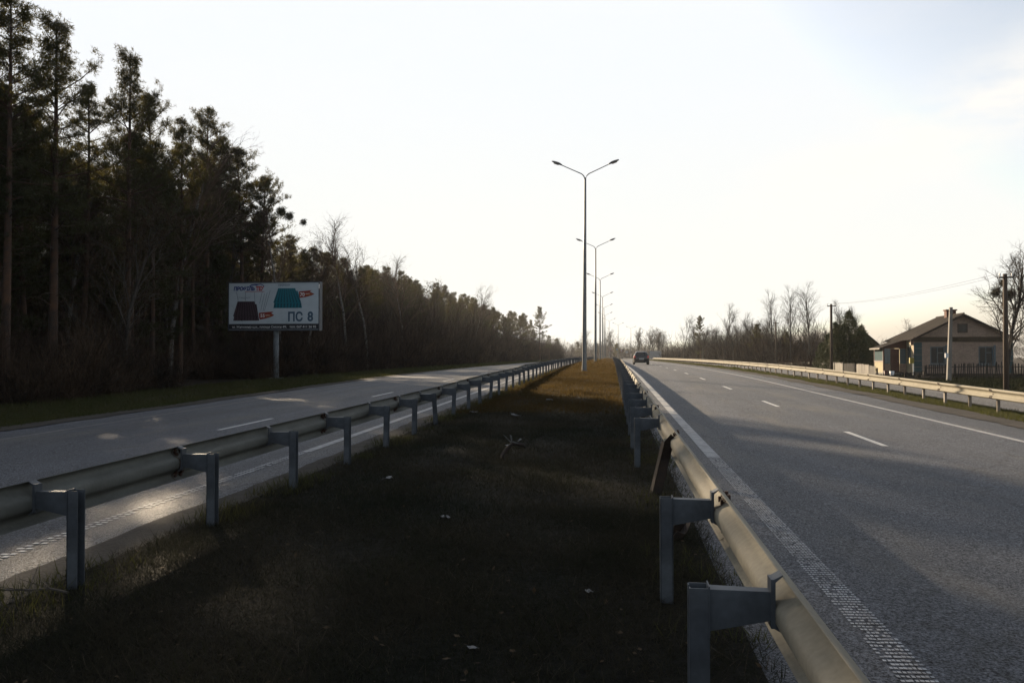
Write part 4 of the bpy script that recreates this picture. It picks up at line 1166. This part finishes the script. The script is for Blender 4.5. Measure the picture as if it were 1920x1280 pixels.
RX = W_/2; RZ = 4.75
m = MB(); m.box(-.06, W_+.06, -.06, D_+.06, -.5, .25); m.build('plinth', M['frieze'], house)
# gable wall with window openings, built from blocks round them
wins = [(1.15, 2.2, .95, 2.30), (4.55, 5.6, .95, 2.30)]
def pierced(x0, x1, z0, z1, y0, y1, holes):
    m = MB(); x = x0
    for a, b, c, d in sorted(holes):
        m.box(x, a, y0, y1, z0, z1); m.box(a, b, y0+.001, y1-.001, z0, c); m.box(a, b, y0+.001, y1-.001, d, z1); x = b
    m.box(x, x1, y0, y1, z0, z1); return m
pierced(0, W_, .25, E_, 0, .3, wins).build('gable_wall', M['brick'], house)
m = MB(); m.prism([(-.0, E_+.02), (W_, E_+.02), (RX, RZ-.12)], .02, .28, 'y'); m.build('gable', M['brick'], house)
m = MB(); m.box(-.04, W_+.04, -.05, .0, E_-.30, E_-.02); m.box(-.08, W_+.08, -.10, .0, E_-.02, E_+.08)
for k in range(34): m.box(.05+k*.2, .15+k*.2, -.08, -.05, E_-.2, E_-.08)
m.build('frieze', M['frieze'], house)
m = MB(); m.box(0, .3, .3, D_, .25, E_); m.build('side_wall', M['plaster'], house)
m = MB(); m.box(W_-.3, W_, .3, D_, .25, E_); m.build('side_wall', M['brick'], house)
m = MB(); m.box(.3, W_-.3, D_-.3, D_, .25, E_); m.build('rear_wall', M['brick'], house)
for s_, xa in ((0, -.03), (1, W_-.55)):
    for k in range(5):
        MB().box(xa, xa+.58, -.035, .0-.001, .27+k*.475, .27+k*.475+.45).build('quoin_block', M['teal_paint'], house)
for (a, b, c, d) in wins:
    fr = MB(); fr.box(a, a+.09, .06, .16, c, d); fr.box(b-.09, b, .06, .16, c, d); fr.box(a+.09, b-.09, .06, .16, d-.09, d); fr.box(a+.09, b-.09, .06, .16, c, c+.09); fr.box((a+b)/2-.03, (a+b)/2+.03, .07, .15, c+.09, d-.09); fr.box((a+b)/2+.03, b-.09, .07, .15, d-.5, d-.45)
    w_ = fr.build('window', M['win_paint'], house)
    MB().box(a+.09, b-.09, .11, .12, c+.09, d-.09).build('pane', M['window_dark'], w_)
    MB().box(a-.12, b+.12, -.07, .06, c-.12, c-.02).build('sill', M['win_paint'], w_)
    MB().box(b, b+.14, -.03, -.002, c-.05, d+.1).build('reveal_trim', M['win_paint'], w_)
fr = MB(); fr.box(3.1, 3.8, -.03, .015, 3.35, 3.43); fr.box(3.1, 3.8, -.03, .015, 3.95, 4.03); fr.box(3.1, 3.18, -.03, .015, 3.43, 3.95); fr.box(3.72, 3.8, -.03, .015, 3.43, 3.95)
w_ = fr.build('attic_window', M['timber_dark'], house); MB().box(3.18, 3.72, -.01, .015, 3.43, 3.95).build('pane', M['window_dark'], w_)
# corrugated roof slopes
def slope(pts, n, name, lap=.035):
    """pts: eave0, eave1, ridge1, ridge0 ; waves run up the slope"""
    e0, e1, r1, r0 = [Vector(p) for p in pts]
    nrm = (e1-e0).cross(r0-e0).normalized()
    if nrm.z < 0: nrm = -nrm
    V = []; F = []
    for k in range(n+1):
        t = k/n; w = lap*.5*math.sin(k*math.pi/2)*1.0
        for s in range(5):
            a = e0.lerp(e1, t).lerp(r0.lerp(r1, t), s/4); V.append(tuple(a+nrm*(w+(.012 if s % 2 else 0))))
    for k in range(n):
        for s in range(4): F.append((k*5+s, k*5+s+1, (k+1)*5+s+1, (k+1)*5+s))
    b = len(V); V += [tuple(Vector(v)-nrm*.03) for v in V]; F += [tuple(b+i for i in reversed(f)) for f in list(F)]
    m = MB(); m.add(V, F)
    return m.build(name, M['slate_roof'], house)
ov = .35
zl = lambda x: E_+.05+(RZ-E_)*(x)/RX if x < RX else E_+.05+(RZ-E_)*(W_-x)/RX
HIP = 1.7
slope([(-ov, -ov, zl(-ov)), (-ov, D_+ov, zl(-ov)), (RX, D_-HIP, zl(RX)), (RX, -ov, zl(RX))], 96, 'roof')
slope([(W_+ov, -ov, zl(-ov)), (W_+ov, D_+ov, zl(-ov)), (RX, D_-HIP, zl(RX)), (RX, -ov, zl(RX))], 96, 'roof')
slope([(-ov, D_+ov, zl(-ov)), (W_+ov, D_+ov, zl(-ov)), (RX+.001, D_-HIP, zl(RX)), (RX, D_-HIP, zl(RX))], 60, 'roof')
for s in (0, 1):
    xe = -ov if s == 0 else W_+ov
    m = MB(); z1 = zl(-ov)
    m.hexa([(xe, -ov-.03, z1-.16), (RX, -ov-.03, zl(RX)-.16), (RX, -ov, zl(RX)-.16), (xe, -ov, z1-.16), (xe, -ov-.03, z1-.01), (RX, -ov-.03, zl(RX)-.01), (RX, -ov, zl(RX)-.01), (xe, -ov, z1-.01)]); m.build('barge_board', M['timber_dark'], house)
MB().tube([(RX, -ov, zl(RX)+.02), (RX, D_-HIP, zl(RX)+.02)], .06, 6).build('ridge_cap', M['slate_roof'], house)
ch = MB(); ch.box(RX-.35, RX+.35, 2.6, 3.2, RZ-.5, RZ+.42).build('chimney', M['chimney_brick'], house)
MB().box(RX-.42, RX+.42, 2.52, 3.28, RZ+.42, RZ+.52).build('chimney_cap', M['chimney_brick'], house)
# side wall details: window, gas pipe, yellow meter box
MB().box(-.02, .0, 1.0, 1.8, 1.2, 2.3).build('side_window', M['window_dark'], house)
MB().box(-.06, -.0, .9, 1.0, 1.1, 2.4).build('side_window_trim', M['win_paint'], house)
m = MB(); m.box(-.42, -.12, -.42, -.2, 1.0, 1.45); M['yellow'] = material('yellow_box_paint', (0.45, 0.36, 0.03), 0.6); m.build('meter_box', M['yellow'], house)
MB().tube([(-.1, -.12, .1), (-.1, -.12, 1.5)], .035, 6).build('downpipe', M['p_white'], house)
MB().box(-.28, -.08, -.2, -.06, 2.4, 2.75).build('bracket_lamp', M['door_brown'], house)
# porch
px0, py0, py1, pe = -1.75, 2.2, 5.3, 2.18
m = MB(); m.box(px0, -.0, py0+.02, py1, -.5, .25); m.build('porch_step', M['concrete'], house)
m = MB(); m.box(px0+.08, px0+.55, py0+.02, py0+.10, .25, .95); m.box(-.5, -.02, py0+.02, py0+.10, .25, .95); m.build('porch_wall', M['brick'], house)
m = MB(); m.box(px0+.02, px0+.1, py0+.1, py1, .25, 1.1); m.build('porch_side_wall', M['plaster'], house)
m = MB(); m.box(px0, px0+.1, py0, py0+.1, .25, pe+.05); m.box(px0, px0+.1, py1-.1, py1, .25, pe+.05); m.box(px0+.001, px0+.099, py0+.1, py1-.1, 1.1, 1.2); m.box(px0+.001, px0+.099, py0+.1, py1-.1, pe-.1, pe); m.build('porch_frame', M['door_brown'], house)
w_ = MB().box(px0+.03, px0+.06, py0+.1, py1-.1, 1.2, pe-.1).build('porch_side_window', M['window_pale'], house)
d_ = MB().box(px0+.58, px0+1.22, py0+.0, py0+.06, .25, 2.15).build('door', M['door_brown'], house)
MB().tube([(px0+1.12, py0-.03, 1.15), (px0+1.12, py0+.0, 1.15)], .03, 6).build('handle', M['rim'], d_)
for a, b in ((px0+.12, px0+.55), (px0+1.27, -.05)):
    fr = MB()
    for k in range(5): fr.box(a, b, py0+.03, py0+.07, .97+k*.28, 1.0+k*.28)
    for t in (a, (a+b)/2-.015, b-.03): fr.box(t, t+.03, py0+.031, py0+.069, .96, 2.16)
    w_ = fr.build('porch_window', M['win_paint'], house); MB().box(a, b, py0+.045, py0+.055, .96, 2.16).build('pane', M['window_pale'], w_)
m = MB(); m.prism([(px0-.05, pe), (0, pe), (0, zl(-.0)-.05), (px0-.05, pe+.15)], py0+.0, py0+.05, 'y'); m.build('porch_fascia', M['door_brown'], house)
slope([(px0-.3, py0-.25, pe+.02), (px0-.3, py1+.2, pe+.02), (-ov+.1, py1+.2, zl(-ov)+.02), (-ov+.1, py0-.25, zl(-ov)+.02)], 36, 'porch_roof')
MB().box(px0-.32, px0-.28, py0-.25, py1+.2, pe-.08, pe+.05).build('gutter', M['fence_grey'], house)

# barn behind, dark
bx_, by_ = view(1612, 92)
barn = empty('barn', (bx_-1.5, by_, zf(bx_, by_)), R(-4)); tag(barn, 'dark timber outbuilding with steep roof behind the evergreens, left of the house', 'outbuilding')
MB().box(0, 4.4, 0, 6, -.3, 1.9).build('wall', M['timber_dark'], barn)
m = MB(); m.prism([(0, 1.9), (4.4, 1.9), (2.2, 3.9)], .0, 6, 'y'); m.build('gable', M['timber_dark'], barn)
for s in (0, 1):
    a, b = (-.35, 2.2) if s == 0 else (4.75, 2.2)
    m = MB(); m.hexa([(a, -.3, 1.62), (b, -.3, 3.95), (b, 6.3, 3.95), (a, 6.3, 1.62), (a, -.3, 1.70), (b, -.3, 4.04), (b, 6.3, 4.04), (a, 6.3, 1.70)]); m.build('roof', M['slate_roof'], barn)
MB().box(2.4, 4.3, -.06, -.01, .3, 1.5).build('door', M['fence_dark'], barn)

# fences
def plank_fence(name, pts, h, w, gap, mat, label, wav=.03, thick=.025, pointed=False, cat='fence', zbase=None, grp=None):
    root = empty(name, (pts[0][0], pts[0][1], 0)); tag(root, label, cat, grp or 'garden fences by the house')
    meshes = []
    for k in range(3):
        m = MB(); hh = h*(1+random.uniform(-wav, wav))
        if pointed: m.prism([(-w/2, -.05), (w/2, -.05), (w/2, hh-.07), (0, hh), (-w/2, hh-.07)], -thick/2, thick/2, 'y')
        else: m.box(-w/2, w/2, -thick/2, thick/2, -.05, hh)
        me = m.mesh('plank', mat); meshes.append(me)
    base = Vector((pts[0][0], pts[0][1], 0)); rails = MB(); posts = []
    for (x0, y0, h0), (x1, y1, h1) in zip(pts[:-1], pts[1:]):
        ln = math.hypot(x1-x0, y1-y0); n = max(1, int(ln/(w+gap))); rz = math.atan2(y1-y0, x1-x0)
        for i in range(n):
            t = (i+.5)/n; x, y = x0+(x1-x0)*t, y0+(y1-y0)*t
            z = zf(x-float(curve(y)), y) if zbase is None else zbase
            o = link('plank', random.choice(meshes), root, Vector((x, y, z))-base, (0, random.uniform(-wav, wav), rz))
            o.scale = (1, 1, (h0+(h1-h0)*t)/h*random.uniform(1-wav, 1+wav*.5))
        for zz in (.3, .75):
            a = Vector((x0, y0, (zf(x0, y0) if zbase is None else zbase)+zz*h0)); b = Vector((x1, y1, (zf(x1, y1) if zbase is None else zbase)+zz*h1))
            nrm = Vector((y1-y0, -(x1-x0), 0)).normalized()*(-.05)
            rails.tube([a-base+nrm, b-base+nrm], .03, 4)
        for t in (0, 1):
            x, y = x0+(x1-x0)*t, y0+(y1-y0)*t; nrm = Vector((y1-y0, -(x1-x0), 0)).normalized()*(-.12)
            z = zf(x, y) if zbase is None else zbase
            posts.append(Vector((x, y, z))-base+nrm)
    rails.build('rail', M['timber_dark'], root)
    pm = MB().box(-.05, .05, -.05, .05, -.3, min(h, min(p_[2] for p_ in pts))*.92).mesh('post', M['timber_dark'])
    for q in posts: link('post', pm, root, q)
    return root
def vf(u, Z, h): x, y = view(u, Z); return (x, y, h)
def vh(u, Z, v): x, y = view(u, Z); return (x, y, view_h(v, Z)-zf(x, y))
plank_fence('plank_fence', [vh(1606, 62, 682), vh(1628, 59, 684), vh(1641, 58, 688)], 1.2, .12, .01, M['fence_grey'], 'pale upright plank fence section nearest the porch', .05)
plank_fence('plank_fence', [vh(1540, 80, 678), vh(1560, 75, 679), vh(1580, 70, 680)], 1.2, .14, .015, M['fence_grey'], 'weathered plank fence left of the dark gate', .05)
plank_fence('garden_gate', [vh(1582, 68, 680.5), vh(1602, 66, 681)], 1.15, .10, .05, M['fence_dark'], 'dark slatted gate between two pale plank fences', .04, cat='gate')
plank_fence('concrete_fence', [vh(1436, 118, 682), vh(1470, 106, 680), vh(1518, 88, 678)], 1.5, 1.9, .02, M['concrete'], 'long pale panel fence receding under the birches', .01)
plank_fence('picket_fence', [vf(1735, 60, 1.0), vf(1790, 59, 1.15), vf(1850, 58, 1.2), vf(1925, 57, 1.2)], 1.2, .07, .07, M['fence_dark'], 'dark picket fence in front of the brick house', .06, pointed=True)
plank_fence('collapsed_fence', [vf(1668, 57, .8), vf(1700, 56.5, .6), vf(1735, 57.5, .8)], .8, .07, .12, M['fence_dark'], 'low sagging dark fence in front of the porch', .25, pointed=True)

# woodpile / junk and white pots near the porch
X, Y = view(1705, 55.5)
jk = empty('branch_heap', (X, Y, zf(X, Y))); tag(jk, 'heap of dark branches and brushwood in front of the porch', 'brushwood')
m = MB()
for i in range(60):
    a = Vector((random.uniform(-2.4, 2.4), random.uniform(-.6, .6), random.uniform(0, .25))); d = Vector((random.uniform(-1, 1), random.uniform(-.5, .5), random.uniform(-.05, .35)))
    m.tube([a, a+d*.5+Vector((0, 0, .04)), a+d], [.03, .02, .008], 4)
m.build('branches', M['bark'], jk)
for u, Z, lab in [(1672, 56.5, 'pale bucket standing by the porch step'), (1661, 57, 'orange-brown pot beside the pale bucket')]:
    X, Y = view(u, Z); o = MB().tube([(0, 0, 0), (0, 0, .3), (0, 0, .3), (0, 0, .05)], [.12, .16, .145, .11], 12, False).build('bucket', M['p_white'] if 'pale' in lab[:5] else M['door_brown'], None, True, loc=(X, Y, zf(X, Y)+.25)); tag(o, lab, 'bucket')
    MB().tube([(0, 0, -.5), (0, 0, .02)], .06, 6).build('stand', M['fence_dark'], o)

# ------------------------------------------------------------------ poles and wires
def wood_pole(u, Z, vtop, lab, arm=.9, arms=1, r=.13, vb=None):
    x, y = view(u, Z); z0 = zf(x-float(curve(y)), y); H = view_h(vtop, Z)-z0
    root = empty('utility_pole', (x, y, z0)); tag(root, lab, 'utility pole', 'wooden utility poles on the right side')
    MB().tube([(0, 0, -.4), (0, 0, H*.5), (0, 0, H)], [r, r*.86, r*.72], 10).build('pole', M['wood_pole'], root, True)
    tips = []
    for k in range(arms):
        zz = H-.18-k*.7
        MB().box(-arm/2, arm/2, -.05-r*.5, -.0-r*.5, zz-.04, zz+.04).build('crossarm', M['timber_dark'], root)
        for s in (-1, 1):
            MB().tube([(s*arm*.44, -.03-r*.5, zz+.04), (s*arm*.44, -.03-r*.5, zz+.12), (s*arm*.44, -.03-r*.5, zz+.2)], [.02, .04, .03], 6).build('insulator', M['p_white'], root)
            tips.append(Vector((x+s*arm*.44, y-.03-r*.5, z0+zz+.2)))
    return tips
t1 = wood_pole(1886, 39, 513, 'tall dark wooden pole standing right of the house close to the guardrail', .62)
t2 = wood_pole(1559, 74, 570, 'wooden pole with short crossarm beside the garden evergreen', .75, r=.14)
t3 = wood_pole(1455, 112, 603, 'dark wooden pole standing under the left of the three birches', .8)
t4 = wood_pole(1370, 158, 630, 'distant pole with two crossarms before the grove', 1.0, 2)
pw = empty('power_line', t1[0]); tag(pw, 'thin overhead wires sagging between the wooden poles', 'power line')
for A_, B_ in ((t1, t2), (t2, t3), (t3, t4)):
    for k in (0, 1):
        a, b = A_[k]-pw.location, B_[k]-pw.location
        MB().tube([a.lerp(b, t/12)-Vector((0, 0, .30*4*(t/12)*(1-t/12))) for t in range(13)], .006, 3).build('wire', M['rubber'], pw)
# concrete pole leaning slightly
X, Y = view(1778, 54); z0 = zf(X, Y)
cpole = empty('concrete_pole', (X, Y, z0)); tag(cpole, 'pale slightly leaning concrete pole with a small white box in front of the house', 'utility pole')
H = view_h(576, 54)-z0
MB().hexa([(-.13, -.11, -.3), (.13, -.11, -.3), (.13, .11, -.3), (-.13, .11, -.3), (.10, -.08, H), (.28, -.08, H), (.28, .08, H), (.10, .08, H)]).build('pole', M['concrete'], cpole)
MB().box(-.26, -.06, -.2, -.1, 1.55, 1.85).build('meter_box', M['p_white'], cpole)
MB().tube([(.17, -.09, H-.25), (.0, -.2, H-.28)], .025, 6).build('insulator_hook', M['rim'], cpole)

# ------------------------------------------------------------------ distant signs
M['sign_white'] = material('sign_white', (0.55, 0.56, 0.56), 0.5); M['sign_grey'] = material('sign_back_grey', (0.24, 0.25, 0.26), 0.5, metal=.3); M['sign_red'] = material('sign_red', (0.4, 0.03, 0.03), 0.5); M['sign_yellow'] = material('sign_yellow', (0.5, 0.42, 0.12), 0.5)
def sign(u, Z, v, kind, size, lab, mat='sign_white'):
    x, y = view(u, Z); lx = x-float(curve(y)); z0 = zf(lx, y); H = view_h(v, Z)-z0
    r = empty('road_sign', (x, y, z0)); tag(r, lab, 'road sign', 'small distant road signs')
    MB().tube([(0, .05, -.3), (0, .05, H+size*.4)], .05, 6).build('post', M['sign_grey'], r)
    if kind == 'tri': pl_ = [(-size*.55, H-size*.45), (size*.55, H-size*.45), (0, H+size*.5)]
    elif kind == 'round': pl_ = [(math.cos(a*math.pi/8)*size/2, H+math.sin(a*math.pi/8)*size/2) for a in range(16)]
    else: pl_ = [(-size/2, H-size*.4), (size/2, H-size*.4), (size/2, H+size*.4), (-size/2, H+size*.4)]
    MB().prism(pl_, -.03, .0, 'y').build('sign_face', M[mat], r)
    if kind != 'box': 
        c = (0, H) ; MB().prism([(c[0]+(a-c[0])*.72, c[1]+(b-c[1])*.72) for a, b in pl_], -.036, -.031, 'y').build('sign_centre', M['sign_white'], r)
sign(1144.5, 240, 654, 'tri', 1.0, 'leftmost distant sign, triangular, at the vanishing point of the middle rail', 'sign_red')
sign(1157, 250, 655, 'round', 1.1, 'small round distant sign with a yellow rim', 'sign_yellow')
sign(1165, 262, 657, 'round', .9, 'small round distant sign right of the yellow one', 'sign_red')
sign(1175, 280, 660, 'box', .9, 'tiny square distant sign just left of the car')
X, Y = view(1229, 236); z0 = zf(X-float(curve(Y)), Y)
r = empty('direction_board', (X, Y, z0), R(-12)); tag(r, 'large pale grey road board on two posts right of the car', 'road sign')
MB().box(-1.7, 1.7, -.05, .03, .75, 2.75).build('board', M['sign_white'], r)
for s in (-1, 1): MB().tube([(s*1.2, .1, -.3), (s*1.2, .1, 2.7)], .07, 6).build('post', M['sign_grey'], r)
# remove the tree prototypes that only served as sources
for p_ in pines+birches+bares+far_b:
    for ch_ in kids[p_]: bpy.data.objects.remove(ch_)
    bpy.data.objects.remove(p_)

# ------------------------------------------------------------------ haze
HAZE = 0.00014
if HAZE > 0:
    hm = bpy.data.materials.new('haze_air'); hm.use_nodes = True; nt = hm.node_tree; nt.nodes.clear()
    pv = nt.nodes.new('ShaderNodeVolumePrincipled'); pv.inputs['Color'].default_value = (0.92, 0.93, 0.95, 1); pv.inputs['Density'].default_value = HAZE
    pv.inputs['Anisotropy'].default_value = 0.35
    out = nt.nodes.new('ShaderNodeOutputMaterial'); nt.links.new(pv.outputs[0], out.inputs['Volume'])
    hb = MB().box(-705, 1000, -70, 1510, -3.0, 24.0).build('haze', hm); tag(hb, kind='stuff')
